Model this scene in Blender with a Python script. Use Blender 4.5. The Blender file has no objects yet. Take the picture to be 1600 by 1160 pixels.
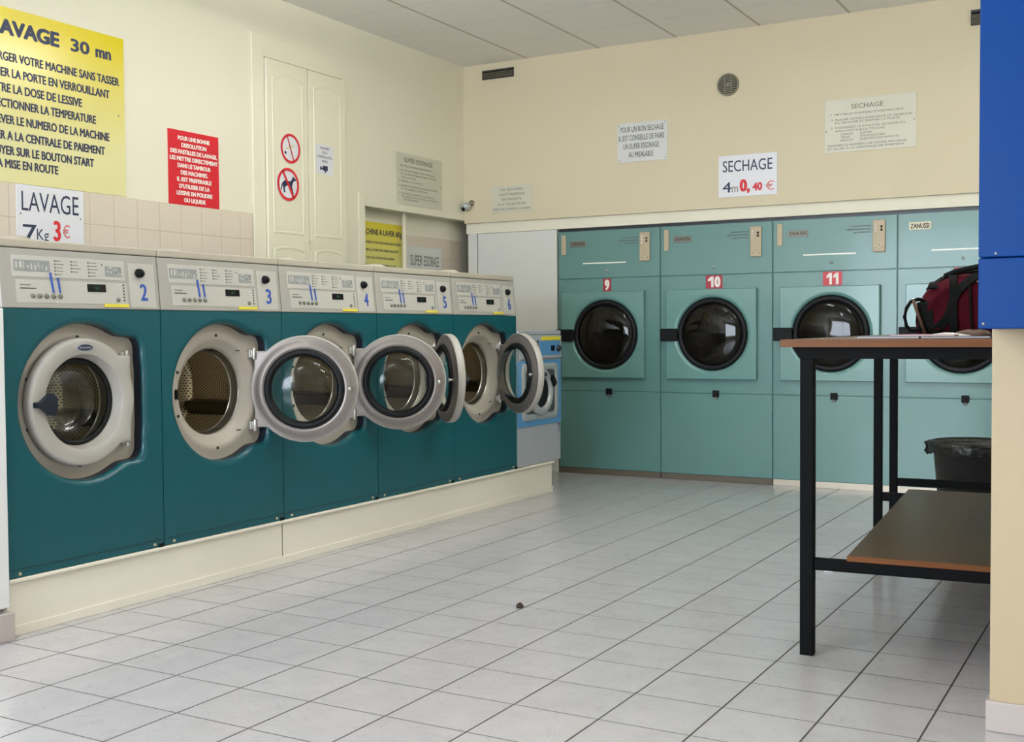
import bpy, bmesh, math, random
from mathutils import Vector, Matrix, Euler

random.seed(7)
C = bpy.context.scene.collection
PI = math.pi
R = math.radians

# ------------------------------------------------------------------ camera
f_px, yaw, pitch, roll, cam_h = 1799.2, R(29.61), R(-2.007), R(-0.415), 1.03
fw = Vector((-math.sin(yaw) * math.cos(pitch), math.cos(yaw) * math.cos(pitch), math.sin(pitch)))
rt = Vector((math.cos(yaw), math.sin(yaw), 0))
up = rt.cross(fw)
r2 = rt * math.cos(roll) + up * math.sin(roll)
u2 = -rt * math.sin(roll) + up * math.cos(roll)
cd = bpy.data.cameras.new('camera')
cam = bpy.data.objects.new('camera', cd)
C.objects.link(cam)
M = Matrix((r2, u2, -fw)).transposed().to_4x4()
M.translation = Vector((0, 0, cam_h))
cam.matrix_world = M
cd.sensor_fit = 'HORIZONTAL'
cd.sensor_width = 36
cd.lens = f_px / 1600 * 36
cd.clip_start = 0.02
bpy.context.scene.camera = cam

# ------------------------------------------------------------------ light, exposure
vs = bpy.context.scene.view_settings
vs.view_transform = 'Standard'
vs.look = 'None'
vs.gamma = 1
vs.use_curve_mapping = False
vs.exposure = 0.08

world = bpy.data.worlds.new('world')
bpy.context.scene.world = world
world.use_nodes = True
wb = world.node_tree.nodes['Background']
wb.inputs[0].default_value = (0.75, 0.85, 1.0, 1)
wb.inputs[1].default_value = 0.6


def area(name, loc, rot, sx, sy, power, col):
    l = bpy.data.lights.new(name, 'AREA')
    l.shape = 'RECTANGLE'
    l.size, l.size_y = sx, sy
    l.energy = power
    l.color = col
    o = bpy.data.objects.new(name, l)
    C.objects.link(o)
    o.location = loc
    o.rotation_euler = rot
    return o


# daylight coming in through the shop window behind the photographer
DAY = area('daylight_window', (-2.85, -3.34, 1.55), (R(90), 0, 0), 2.8, 1.9, 330, (0.80, 0.88, 1.0))
TUBE_STRENGTH = 60.0
TUBE_COL = (0.98, 1.0, 0.94)


# ------------------------------------------------------------------ colours and materials
def lin(c):
    return c / 12.92 if c <= 0.04045 else ((c + 0.055) / 1.055) ** 2.4


def hexc(h):
    return tuple(lin(int(h[i:i + 2], 16) / 255) for i in (0, 2, 4)) + (1,)


def new_mat(name):
    m = bpy.data.materials.new(name)
    m.use_nodes = True
    nt = m.node_tree
    return m, nt, nt.nodes['Principled BSDF']


def N(nt, typ, **kw):
    n = nt.nodes.new(typ)
    for k, v in kw.items():
        setattr(n, k, v)
    return n


def mathn(nt, op, a, b=None, c=None):
    n = N(nt, 'ShaderNodeMath', operation=op)
    for i, v in enumerate((a, b, c)):
        if v is None:
            continue
        if isinstance(v, (int, float)):
            n.inputs[i].default_value = v
        else:
            nt.links.new(v, n.inputs[i])
    return n.outputs[0]


def mixc(nt, fac, a, b):
    n = N(nt, 'ShaderNodeMix', data_type='RGBA')
    for idx, v in ((0, fac), (6, a), (7, b)):
        if isinstance(v, (int, float, tuple)):
            n.inputs[idx].default_value = v
        else:
            nt.links.new(v, n.inputs[idx])
    return n.outputs[2]


def mat(name, col, rough=0.5, metal=0.0, var=0.06, scale=6.0, bump=0.0, spec=0.5, coat=0.0, bscale=None):
    m, nt, b = new_mat(name)
    c = hexc(col) if isinstance(col, str) else col
    tc = N(nt, 'ShaderNodeTexCoord')
    no = N(nt, 'ShaderNodeTexNoise')
    no.inputs['Scale'].default_value = scale
    no.inputs['Detail'].default_value = 4
    nt.links.new(tc.outputs['Object'], no.inputs['Vector'])
    lo = tuple(x * (1 - var) for x in c[:3]) + (1,)
    hi = tuple(min(1, x * (1 + var)) for x in c[:3]) + (1,)
    nt.links.new(mixc(nt, no.outputs[0], lo, hi), b.inputs['Base Color'])
    b.inputs['Roughness'].default_value = rough
    b.inputs['Metallic'].default_value = metal
    b.inputs['Specular IOR Level'].default_value = spec
    b.inputs['Coat Weight'].default_value = coat
    b.inputs['Coat Roughness'].default_value = 0.1
    if bump:
        n2 = N(nt, 'ShaderNodeTexNoise')
        n2.inputs['Scale'].default_value = bscale or scale * 6
        nt.links.new(tc.outputs['Object'], n2.inputs['Vector'])
        bp = N(nt, 'ShaderNodeBump')
        bp.inputs['Strength'].default_value = bump
        bp.inputs['Distance'].default_value = 0.01
        nt.links.new(n2.outputs[0], bp.inputs['Height'])
        nt.links.new(bp.outputs[0], b.inputs['Normal'])
    return m


def emis(name, col, s):
    m, nt, b = new_mat(name)
    b.inputs['Emission Color'].default_value = tuple(col[:3]) + (1,)
    b.inputs['Emission Strength'].default_value = s
    b.inputs['Base Color'].default_value = (0.8, 0.8, 0.8, 1)
    return m


def pane_mat(name, tint, rough=0.02, refl=1.0):
    """thin clear pane: transparent with a Fresnel reflection"""
    m, nt, b = new_mat(name)
    nt.nodes.remove(b)
    out = nt.nodes['Material Output']
    t = N(nt, 'ShaderNodeBsdfTransparent')
    t.inputs[0].default_value = tint
    g = N(nt, 'ShaderNodeBsdfGlossy')
    g.inputs['Roughness'].default_value = rough
    fr = N(nt, 'ShaderNodeFresnel')
    fr.inputs['IOR'].default_value = 1.5
    mx = N(nt, 'ShaderNodeMixShader')
    nt.links.new(mathn(nt, 'MINIMUM', mathn(nt, 'MULTIPLY', fr.outputs[0], refl), 0.16), mx.inputs[0])
    nt.links.new(t.outputs[0], mx.inputs[1])
    nt.links.new(g.outputs[0], mx.inputs[2])
    nt.links.new(mx.outputs[0], out.inputs[0])
    return m


def grid_line(nt, coord, origin, step, half):
    """1 where |coord - nearest line| < half"""
    t = mathn(nt, 'DIVIDE', mathn(nt, 'SUBTRACT', coord, origin), step)
    fr = mathn(nt, 'FRACT', mathn(nt, 'ADD', t, 0.5))
    d = mathn(nt, 'ABSOLUTE', mathn(nt, 'SUBTRACT', fr, 0.5))
    return mathn(nt, 'LESS_THAN', d, half / step)


def grid_soft(nt, coord, origin, step, half):
    t = mathn(nt, 'DIVIDE', mathn(nt, 'SUBTRACT', coord, origin), step)
    fr = mathn(nt, 'FRACT', mathn(nt, 'ADD', t, 0.5))
    d = mathn(nt, 'ABSOLUTE', mathn(nt, 'SUBTRACT', fr, 0.5))
    n = N(nt, 'ShaderNodeMapRange')
    n.interpolation_type = 'SMOOTHSTEP'
    nt.links.new(d, n.inputs[0])
    n.inputs[1].default_value = half / step
    n.inputs[2].default_value = half * 0.35 / step
    n.inputs[3].default_value = 0
    n.inputs[4].default_value = 1
    return n.outputs[0]


def tile_mat(name, base, base2, grout, ax, org, step, half, rough=0.25, vein=0.0, veincol=None, gstr=(1, 1), cellvar=0.05, spec=0.5):
    """square tiles laid on a plane; ax = the two object axes, vein = marbling"""
    m, nt, b = new_mat(name)
    tc = N(nt, 'ShaderNodeTexCoord')
    sp = N(nt, 'ShaderNodeSeparateXYZ')
    nt.links.new(tc.outputs['Object'], sp.inputs[0])
    ca, cb = sp.outputs[ax[0]], sp.outputs[ax[1]]
    ga = grid_soft(nt, ca, org[0], step[0], half[0])
    gb = grid_soft(nt, cb, org[1], step[1], half[1])
    g = mathn(nt, 'MAXIMUM', mathn(nt, 'MULTIPLY', ga, gstr[0]), mathn(nt, 'MULTIPLY', gb, gstr[1]))
    # per tile shade
    ia = mathn(nt, 'FLOOR', mathn(nt, 'DIVIDE', mathn(nt, 'SUBTRACT', ca, org[0]), step[0]))
    ib = mathn(nt, 'FLOOR', mathn(nt, 'DIVIDE', mathn(nt, 'SUBTRACT', cb, org[1]), step[1]))
    cv = N(nt, 'ShaderNodeCombineXYZ')
    nt.links.new(ia, cv.inputs[0])
    nt.links.new(ib, cv.inputs[1])
    wn = N(nt, 'ShaderNodeTexWhiteNoise')
    nt.links.new(cv.outputs[0], wn.inputs['Vector'])
    no = N(nt, 'ShaderNodeTexNoise')
    no.inputs['Scale'].default_value = 9
    no.inputs['Detail'].default_value = 8
    off = N(nt, 'ShaderNodeVectorMath', operation='ADD')
    sc = N(nt, 'ShaderNodeVectorMath', operation='SCALE')
    nt.links.new(wn.outputs['Color'], sc.inputs[0])
    sc.inputs['Scale'].default_value = 9
    nt.links.new(tc.outputs['Object'], off.inputs[0])
    nt.links.new(sc.outputs[0], off.inputs[1])
    nt.links.new(off.outputs[0], no.inputs['Vector'])
    f = mathn(nt, 'ADD', mathn(nt, 'MULTIPLY', no.outputs[0], 0.8), mathn(nt, 'MULTIPLY', wn.outputs['Value'], cellvar * 4))
    col = mixc(nt, f, hexc(base), hexc(base2))
    if vein:
        n3 = N(nt, 'ShaderNodeTexNoise')
        n3.inputs['Scale'].default_value = 7
        n3.inputs['Detail'].default_value = 6
        n3.inputs['Distortion'].default_value = 2.2
        nt.links.new(off.outputs[0], n3.inputs['Vector'])
        d = mathn(nt, 'ABSOLUTE', mathn(nt, 'SUBTRACT', n3.outputs[0], 0.5))
        v = N(nt, 'ShaderNodeMapRange')
        nt.links.new(d, v.inputs[0])
        v.inputs[1].default_value = 0.0
        v.inputs[2].default_value = 0.018
        v.inputs[3].default_value = vein
        v.inputs[4].default_value = 0
        col = mixc(nt, v.outputs[0], col, hexc(veincol))
    col = mixc(nt, g, col, hexc(grout))
    nt.links.new(col, b.inputs['Base Color'])
    nt.links.new(mathn(nt, 'ADD', rough, mathn(nt, 'MULTIPLY', g, 0.5)), b.inputs['Roughness'])
    b.inputs['Specular IOR Level'].default_value = spec
    bp = N(nt, 'ShaderNodeBump')
    bp.inputs['Strength'].default_value = 0.4
    bp.inputs['Distance'].default_value = 0.002
    nt.links.new(mathn(nt, 'SUBTRACT', 1.0, g), bp.inputs['Height'])
    nt.links.new(bp.outputs[0], b.inputs['Normal'])
    return m


def perforated(name):
    m, nt, b = new_mat(name)
    uv = N(nt, 'ShaderNodeUVMap')
    sp = N(nt, 'ShaderNodeSeparateXYZ')
    nt.links.new(uv.outputs[0], sp.inputs[0])
    u = mathn(nt, 'DIVIDE', sp.outputs[0], 0.0135)
    v = mathn(nt, 'DIVIDE', sp.outputs[1], 0.0117)
    row = mathn(nt, 'MODULO', mathn(nt, 'FLOOR', v), 2.0)
    fu = mathn(nt, 'SUBTRACT', mathn(nt, 'FRACT', mathn(nt, 'ADD', u, mathn(nt, 'MULTIPLY', row, 0.5))), 0.5)
    fv = mathn(nt, 'SUBTRACT', mathn(nt, 'FRACT', v), 0.5)
    d = mathn(nt, 'SQRT', mathn(nt, 'ADD', mathn(nt, 'MULTIPLY', fu, fu), mathn(nt, 'MULTIPLY', fv, fv)))
    h = mathn(nt, 'LESS_THAN', d, 0.28)
    nt.links.new(mixc(nt, h, hexc('D9C9A6'), hexc('1A1510')), b.inputs['Base Color'])
    nt.links.new(mathn(nt, 'SUBTRACT', 0.5, mathn(nt, 'MULTIPLY', h, 0.5)), b.inputs['Metallic'])
    b.inputs['Roughness'].default_value = 0.38
    return m


def gradient_mat(name, top, bottom, h, rough=0.25):
    """printed plastic sheet whose ink fades from the top edge downwards"""
    m, nt, b = new_mat(name)
    tc = N(nt, 'ShaderNodeTexCoord')
    sp = N(nt, 'ShaderNodeSeparateXYZ')
    nt.links.new(tc.outputs['Object'], sp.inputs[0])
    r = N(nt, 'ShaderNodeMapRange')
    nt.links.new(sp.outputs[2], r.inputs[0])
    r.inputs[1].default_value = h * 0.25
    r.inputs[2].default_value = h * 0.95
    nt.links.new(mixc(nt, r.outputs[0], hexc(bottom), hexc(top)), b.inputs['Base Color'])
    b.inputs['Roughness'].default_value = rough
    return m


def wood(name, a, bb, rough=0.4):
    m, nt, b = new_mat(name)
    tc = N(nt, 'ShaderNodeTexCoord')
    mp = N(nt, 'ShaderNodeMapping')
    mp.inputs['Scale'].default_value = (2, 30, 30)
    nt.links.new(tc.outputs['Object'], mp.inputs[0])
    no = N(nt, 'ShaderNodeTexNoise')
    no.inputs['Scale'].default_value = 1.5
    no.inputs['Detail'].default_value = 6
    nt.links.new(mp.outputs[0], no.inputs['Vector'])
    nt.links.new(mixc(nt, no.outputs[0], hexc(a), hexc(bb)), b.inputs['Base Color'])
    b.inputs['Roughness'].default_value = rough
    b.inputs['Specular IOR Level'].default_value = 0.25
    return m


def steel(name, col, rough=0.3, metal=0.9):
    m = mat(name, col, rough, metal, 0.08, 4.0)
    return m


MT = dict(
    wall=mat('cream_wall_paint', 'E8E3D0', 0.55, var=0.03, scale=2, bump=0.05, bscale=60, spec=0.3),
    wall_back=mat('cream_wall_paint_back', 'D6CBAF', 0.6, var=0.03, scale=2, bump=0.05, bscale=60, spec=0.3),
    gloss_cream=mat('gloss_cream_paint', 'E9E3CD', 0.45, var=0.03, scale=5),
    plinth=mat('plinth_paint', 'EFE8DA', 0.4, var=0.05, scale=4, bump=0.03),
    white=mat('white_laminate', 'D9D9D4', 0.4, var=0.02),
    white_trim=mat('white_trim_paint', 'E6E6E8', 0.4, var=0.02),
    teal=mat('teal_enamel', '074F59', 0.3, var=0.05, scale=3, spec=0.4, coat=0.12),
    grey=mat('grey_panel', 'A5A29B', 0.42, var=0.04),
    lid=mat('lid_grey', 'B5AE9F', 0.4, var=0.04),
    overlay=mat('overlay_light_grey', 'BDBBB4', 0.4, var=0.03),
    overlay2=mat('overlay_mid_grey', '8E9292', 0.5, var=0.25, scale=120),
    surround=mat('warm_grey_moulding', 'B3ABA0', 0.42, var=0.04),
    door_out=mat('door_light_grey', 'ADA9A2', 0.4, var=0.03),
    door_in=mat('door_inner_metallic', '857E7A', 0.38, metal=0.5, var=0.05),
    rubber=mat('black_rubber', '0C0E12', 0.5, var=0.2, spec=0.25),
    black=mat('black_plastic', '08090C', 0.55, var=0.2, spec=0.2),
    navy=mat('navy_plastic_and_gap_shade', '121C2C', 0.35, var=0.1),
    steel=steel('brushed_steel', 'A9A49A', 0.28),
    chrome=steel('chrome', 'D0D0CC', 0.3, 0.9),
    drum=perforated('perforated_drum_steel'),
    drumdark=steel('drum_rib_steel', '5A5244', 0.35),
    glass=pane_mat('clear_glass', (0.93, 0.96, 0.94, 1), 0.14, 0.9),
    blue_ink=mat('blue_ink', '2B50A8', 0.5, var=0.02),
    navy_ink=mat('navy_ink', '1F2A4A', 0.5, var=0.02),
    dark_ink=mat('dark_grey_ink', '4A4B50', 0.6, var=0.02),
    mid_ink=mat('faded_grey_ink', '77776F', 0.6, var=0.02),
    red_ink=mat('red_ink', 'D3202B', 0.5, var=0.02),
    pink_ink=mat('thin_red_ink', 'D9686A', 0.5, var=0.02),
    white_ink=mat('white_ink', 'F0E6E0', 0.5, var=0.02),
    yellow=mat('yellow_tape', 'E3D43C', 0.5, var=0.03),
    turq=mat('turquoise_enamel', '5A8481', 0.33, var=0.05, scale=2.5, coat=0.15),
    turq_door=mat('turquoise_door_enamel', '628D89', 0.3, var=0.04, scale=2.5, coat=0.2),
    seam=mat('dark_seam', '24322F', 0.7, var=0.1),
    kick_dark=mat('brown_kick_metal', '5E574B', 0.5, var=0.1),
    kick_light=mat('pale_kick_metal', 'B9AF9E', 0.35, metal=0.3, var=0.08),
    beige=mat('beige_plastic', 'B5A78C', 0.45, var=0.05),
    badge=mat('grey_badge', '77786F', 0.35, metal=0.3, var=0.1),
    cream_badge=mat('cream_badge', 'D7D2B2', 0.35, var=0.05),
    brown_ink=mat('dark_brown_ink', '3A2C20', 0.5, var=0.05),
    red_sticker=mat('dark_red_sticker', 'A31C33', 0.4, var=0.05),
    red_sticker2=mat('red_sticker', 'C42833', 0.4, var=0.05),
    drum_dark=mat('dark_dryer_drum', '2A241D', 0.5, var=0.3, scale=5),
    dryer_glass=pane_mat('smoked_glass', (0.34, 0.32, 0.28, 1), 0.05, 0.7),
    lightstrip=mat('white_strip', 'E8EBDF', 0.3, var=0.02),
    m7_grey=mat('small_washer_grey', 'A6AAB2', 0.4, var=0.03),
    m7_blue=mat('small_washer_blue', '5590C4', 0.4, var=0.05),
    m7_silver=mat('small_washer_silver', 'B9BDC0', 0.3, metal=0.4, var=0.05),
    sign_white=mat('white_sign_plastic', 'D6D7D4', 0.3, var=0.02),
    sheet_cream=mat('pale_sheet_plastic', 'CFCDBB', 0.35, var=0.02),
    sign_lav=mat('bright_white_sign_plastic', 'E3E3EA', 0.28, var=0.02),
    sign_red=mat('red_sign_plastic', 'CE1C2C', 0.35, var=0.03),
    frame_black=mat('black_steel_frame', '050608', 0.65, var=0.2, spec=0.12),
    wood_top=wood('brown_laminate', '5A4634', '483727', 0.35),
    wood_edge=wood('orange_brown_edge', '5C3210', '7A4A20', 0.45),
    shelf_top=wood('dark_brown_laminate', '6B5437', '4C3B27', 0.35),
    blue_box=mat('cobalt_blue_enamel', '043B80', 0.38, var=0.02, spec=0.12),
    pillar=mat('pillar_cream', 'B9A889', 0.55, var=0.03, scale=2, bump=0.04, bscale=50),
    base_white=mat('white_ceramic', 'BAB0AC', 0.3, var=0.03),
    burgundy=mat('burgundy_nylon', '3F0714', 0.85, var=0.35, scale=12, bump=0.5, bscale=45, spec=0.1),
    strap=mat('dark_webbing', '0B0D0D', 0.85, var=0.3, spec=0.15, scale=50),
    bin=mat('black_bin_plastic', '101211', 0.5, var=0.2),
    liner=mat('bin_liner_film', '161817', 0.35, var=0.3, bump=0.6, bscale=30),
    paper=mat('paper', 'CFCBC6', 0.6, var=0.08, scale=20),
    paper_pink=mat('magazine_cover_pink', 'A86878', 0.4, var=0.5, scale=25),
    paper_blue=mat('magazine_cover_slate', '6A6A80', 0.4, var=0.5, scale=25),
    leather=mat('brown_leather', '4A3020', 0.6, var=0.3, scale=20),
    vent=mat('dark_vent_metal', '3A3A34', 0.5, var=0.1),
    vent_light=mat('vent_slat_metal', '8A8470', 0.5, var=0.1),
    void=mat('dark_void', '0A0A0B', 0.9, var=0.1),
    display=mat('green_display', '0E3A22', 0.2, var=0.3, scale=60),
    leaf=mat('dry_leaf', '3A2C22', 0.8, var=0.4, scale=60),
    tube=emis('lit_fluorescent_tube', TUBE_COL, TUBE_STRENGTH),
    fixture=mat('lamp_housing', 'E8E8E4', 0.4, var=0.02),
    seam_paint=mat('paint_groove', '857B62', 0.7, var=0.05),
)
MT['floor'] = tile_mat('marbled_floor_tiles', 'B4B2B4', 'C8C6C9', '3E3A36', (0, 1), (-2.8358, 2.2327), (0.2566, 0.2482),
                       (0.0042, 0.0034), rough=0.2, vein=0.25, veincol='9A979B', gstr=(1.0, 0.92), cellvar=0.05)
MT['wall_tile'] = tile_mat('pink_speckled_wall_tiles', 'DDD2C2', 'D5C8BA', 'B3A28E', (1, 2), (3.894, 1.715), (0.1505, 0.15),
                           (0.0028, 0.0028), rough=0.25, gstr=(0.8, 0.8), cellvar=0.04)
MT['ceiling'] = tile_mat('mineral_ceiling_tiles', 'EFECE7', 'F3F0EB', 'B5AD9F', (0, 1), (-4.043, 5.824), (0.575, 0.537),
                         (0.012, 0.005), rough=0.8, gstr=(0.9, 0.35), cellvar=0.01, spec=0.2)


# ------------------------------------------------------------------ mesh builder
class MB:
    """collects shapes; x right, y into the thing, z up; front faces look along -y"""

    def __init__(s):
        s.v, s.f, s.m, s.sm, s.uv = [], [], [], [], {}

    def add(s, vs_, fs, m=0, smooth=False):
        k = len(s.v)
        s.v += [tuple(p) for p in vs_]
        for q in fs:
            s.f.append(tuple(i + k for i in q))
            s.m.append(m)
            s.sm.append(smooth)
        return k

    def box(s, x0, x1, y0, y1, z0, z1, m=0):
        v = [(x, y, z) for x in (x0, x1) for y in (y0, y1) for z in (z0, z1)]
        s.add(v, [(0, 1, 3, 2), (4, 6, 7, 5), (0, 4, 5, 1), (2, 3, 7, 6), (0, 2, 6, 4), (1, 5, 7, 3)], m)
        return s

    def prism_y(s, pts, y0, y1, m=0, smooth=False):
        """polygon in x,z extruded along y"""
        n = len(pts)
        v = [(x, y0, z) for x, z in pts] + [(x, y1, z) for x, z in pts]
        s.add(v, [tuple(range(n)), tuple(range(2 * n - 1, n - 1, -1))], m)
        s.add(v, [(i, (i + 1) % n, n + (i + 1) % n, n + i) for i in range(n)], m, smooth)
        return s

    def prism_x(s, pts, x0, x1, m=0):
        n = len(pts)
        v = [(x0, y, z) for y, z in pts] + [(x1, y, z) for y, z in pts]
        s.add(v, [tuple(range(n)), tuple(range(2 * n - 1, n - 1, -1))] + [(i, (i + 1) % n, n + (i + 1) % n, n + i) for i in range(n)], m)
        return s

    def rings(s, rings, m=0, smooth=True, cap0=False, cap1=False):
        n = len(rings[0])
        k0 = len(s.v)
        s.v += [tuple(p) for r_ in rings for p in r_]
        mm = m if isinstance(m, (list, tuple)) else [m] * (len(rings) - 1)
        for a in range(len(rings) - 1):
            for i in range(n):
                j = (i + 1) % n
                s.f.append((k0 + a * n + i, k0 + a * n + j, k0 + (a + 1) * n + j, k0 + (a + 1) * n + i))
                s.m.append(mm[a])
                s.sm.append(smooth)
        if cap0:
            s.f.append(tuple(k0 + i for i in range(n)))
            s.m.append(mm[0]); s.sm.append(False)
        if cap1:
            s.f.append(tuple(k0 + (len(rings) - 1) * n + i for i in range(n)))
            s.m.append(mm[-1]); s.sm.append(False)
        return s

    def lathe_y(s, prof, cx=0, cz=0, n=48, m=0, cap0=False, cap1=False, smooth=True):
        """profile of (radius, y) spun about the y axis through (cx, cz)"""
        rr = []
        for r_, y in prof:
            rr.append([(cx + r_ * math.cos(2 * PI * i / n), y, cz + r_ * math.sin(2 * PI * i / n)) for i in range(n)])
        return s.rings(rr, m, smooth, cap0, cap1)

    def lathe_z(s, prof, cx=0, cy=0, n=48, m=0, cap0=False, cap1=False):
        rr = []
        for r_, z in prof:
            rr.append([(cx + r_ * math.cos(2 * PI * i / n), cy + r_ * math.sin(2 * PI * i / n), z) for i in range(n)])
        return s.rings(rr, m, True, cap0, cap1)

    def tube(s, pts, rad, m=0, n=8, flat=1.0):
        pts = [Vector(p) for p in pts]
        rr = []
        for i, p in enumerate(pts):
            d = (pts[min(i + 1, len(pts) - 1)] - pts[max(i - 1, 0)]).normalized()
            a = d.cross(Vector((0, 0, 1)))
            if a.length < 0.05:
                a = d.cross(Vector((0, 1, 0)))
            a.normalize()
            b = d.cross(a)
            rr.append([p + a * (rad * math.cos(2 * PI * k / n)) * flat + b * (rad * math.sin(2 * PI * k / n)) for k in range(n)])
        return s.rings(rr, m, True, True, True)

    def disc(s, cx, cz, r_, y0, y1, m=0, n=24):
        return s.prism_y([(cx + r_ * math.cos(2 * PI * i / n), cz + r_ * math.sin(2 * PI * i / n)) for i in range(n)], y0, y1, m, True)

    def build(s, name, mats, parent=None, loc=None, rot=None, bevel=0.0, uvs=None):
        me = bpy.data.meshes.new(name)
        me.from_pydata(s.v, [], s.f)
        if not isinstance(mats, (list, tuple)):
            mats = [mats]
        for m in mats:
            me.materials.append(m)
        for p, mi, sm in zip(me.polygons, s.m, s.sm):
            p.material_index = mi
            p.use_smooth = sm
        if uvs:
            lay = me.uv_layers.new(name='UVMap')
            for p in me.polygons:
                for li in p.loop_indices:
                    lay.data[li].uv = uvs(me.vertices[me.loops[li].vertex_index].co, p)
        bm = bmesh.new()
        bm.from_mesh(me)
        bmesh.ops.recalc_face_normals(bm, faces=bm.faces)
        bm.to_mesh(me)
        bm.free()
        o = bpy.data.objects.new(name, me)
        C.objects.link(o)
        if parent:
            o.parent = parent
        if loc:
            o.location = loc
        if rot:
            o.rotation_euler = rot
        if bevel:
            b = o.modifiers.new('bevel', 'BEVEL')
            b.width = bevel
            b.segments = 2
            b.limit_method = 'ANGLE'
        return o


_tc = {}


def text_mesh(txt, bold):
    key = (txt, bold)
    if key in _tc:
        return _tc[key]
    cu = bpy.data.curves.new('t', 'FONT')
    cu.body = txt
    cu.offset = bold
    cu.resolution_u = 3
    o = bpy.data.objects.new('t', cu)
    C.objects.link(o)
    dg = bpy.context.evaluated_depsgraph_get()
    me = bpy.data.meshes.new_from_object(o.evaluated_get(dg))
    vv = [(p.co.x, p.co.y) for p in me.vertices]
    ff = [tuple(p.vertices) for p in me.polygons]
    bpy.data.objects.remove(o)
    bpy.data.curves.remove(cu)
    bpy.data.meshes.remove(me)
    _tc[key] = (vv, ff)
    return vv, ff


def cap_h(bold):
    vv, _ = text_mesh('H', bold)
    return max(v[1] for v in vv)


def twidth(txt, bold=0.0):
    vv, _ = text_mesh(txt, 0.0)
    xs = [v[0] for v in vv]
    return max(xs) - min(xs)


def put_text(mb, txt, x0, x1, zb, cap, y, m=0, bold=0.01, skew=0.0):
    """letters whose ink spans x0..x1 with the baseline at zb and capitals cap high"""
    vv, ff = text_mesh(txt, 0.0)
    if not vv:
        return
    a = min(v[0] for v in vv)
    b = max(v[0] for v in vv)
    ch = cap_h(0.0)
    sz = cap / ch
    e = bold * sz                       # half stroke growth
    sx = (x1 - x0 - 2 * e) / (b - a)
    steps = [(0, 0)] if e <= 0 else [(-1, 0), (1, 0), (0, -.6), (0, .6), (0, 0)]
    if bold >= .03:
        steps += [(-.5, 0), (.5, 0), (-.7, .5), (.7, .5), (-.7, -.5), (.7, -.5)]
    for q, (dx, dz) in enumerate(steps):
        mb.add([(x0 + e + dx * e + (v[0] - a) * sx, y - q * .00002, zb + dz * e + v[1] * (sz - 1.2 * e / ch)  + .6 * e) for v in vv], ff, m)


def empty(name, label, cat, loc=(0, 0, 0), rz=0, group=None):
    o = bpy.data.objects.new(name, None)
    C.objects.link(o)
    o.location = loc
    o.rotation_euler = (0, 0, rz)
    return tag(o, label, cat, group)


def tag(o, label, cat, group=None):
    o['label'] = label
    o['category'] = cat
    if group:
        o['group'] = group
    return o


def structure(o):
    o['kind'] = 'structure'
    return o


# ------------------------------------------------------------------ room shell
XL, YB, ZC = -4.59, 7.37, 3.0      # left wall, upper back wall, ceiling
XR, YF = 1.35, -3.2
structure(MB().box(XL - .3, XR + .1, YF - .1, YB + 1.2, -0.1, 0, 0).build('floor', MT['floor']))
structure(MB().box(XL - .3, XR + .1, YF - .1, YB + 1.2, ZC, ZC + 0.1, 0).build('ceiling', MT['ceiling']))
b = MB()
b.box(XL - .3, XL, YF, 6.12, 0, ZC)
b.box(XL - .3, XL, 6.12, YB + .9, 1.858, ZC)
b.box(XL - .3, XL - .12, 6.12, YB + .9, 0, 1.858)
structure(b.build('wall_left', MT['wall']))
# the wall above the dryers, thicker than the header band under it
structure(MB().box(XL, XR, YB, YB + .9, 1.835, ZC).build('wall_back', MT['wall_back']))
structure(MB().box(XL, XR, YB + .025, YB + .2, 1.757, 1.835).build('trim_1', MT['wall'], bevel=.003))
structure(MB().box(XL - .3, XR, YB + .9, YB + 1.0, 0, 1.835).build('wall_recess', MT['void']))
structure(MB().box(XR, XR + .1, YF, YB + 1.0, 0, ZC).build('wall_right', MT['wall']))
b = MB()
b.box(XL, -4.25, YF - .1, YF, 0, ZC); b.box(-1.45, XR, YF - .1, YF, 0, ZC)
b.box(-4.25, -1.45, YF - .1, YF, 0, .6); b.box(-4.25, -1.45, YF - .1, YF, 2.5, ZC)
structure(b.build('wall_front', MT['wall']))
b = MB()
for x in (-4.25, -2.87, -1.49):
    b.box(x, x + .04, YF - .07, YF - .02, .6, 2.5)
b.box(-4.25, -1.45, YF - .07, YF - .02, .6, .64); b.box(-4.25, -1.45, YF - .07, YF - .02, 2.46, 2.5)
structure(b.build('window_1', MT['white_trim']))
# tiled lower part of the left wall and of the niche
structure(MB().box(XL, XL + .01, YF, 5.045, 0, 1.715).build('wall_left_tiles', MT['wall_tile']))
structure(MB().box(XL - .12, XL - .112, 6.13, 7.5, 0, 1.715).build('wall_niche_tiles', MT['wall_tile']))
# casing strip of the niche
structure(MB().box(XL, XL + .014, 6.055, 6.12, 0, 1.94).box(XL - .119, XL + .014, 6.115, 6.12, 0, 1.858).build('trim_2', MT['gloss_cream'], bevel=.003))
# white flat leaf between the niche and the dryers
b = MB().box(-4.575, -4.50, 7.395, 7.45, 0, 1.757).box(-4.495, -3.83, 7.405, 7.45, 0, 1.757)
structure(b.build('door_1', MT['white'], bevel=.003))
# pillar at the right
structure(MB().box(-.383, .40, 3.13, 3.48, 0, ZC).build('wall_pillar', MT['pillar'], bevel=.004))
structure(MB().box(-.391, .41, 3.12, 3.49, 0, .078).build('baseboard_pillar', MT['base_white'], bevel=.003))
# white partition at the left end of the row of washers
structure(MB().box(-4.5, -3.375, 2.40, 2.508, .11, 1.118).build('wall_partition', MT['white_trim'], bevel=.004))
structure(MB().box(-4.5, -3.36, 2.39, 2.515, 0, .095).build('baseboard_partition', MT['base_white'], bevel=.003))

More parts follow.
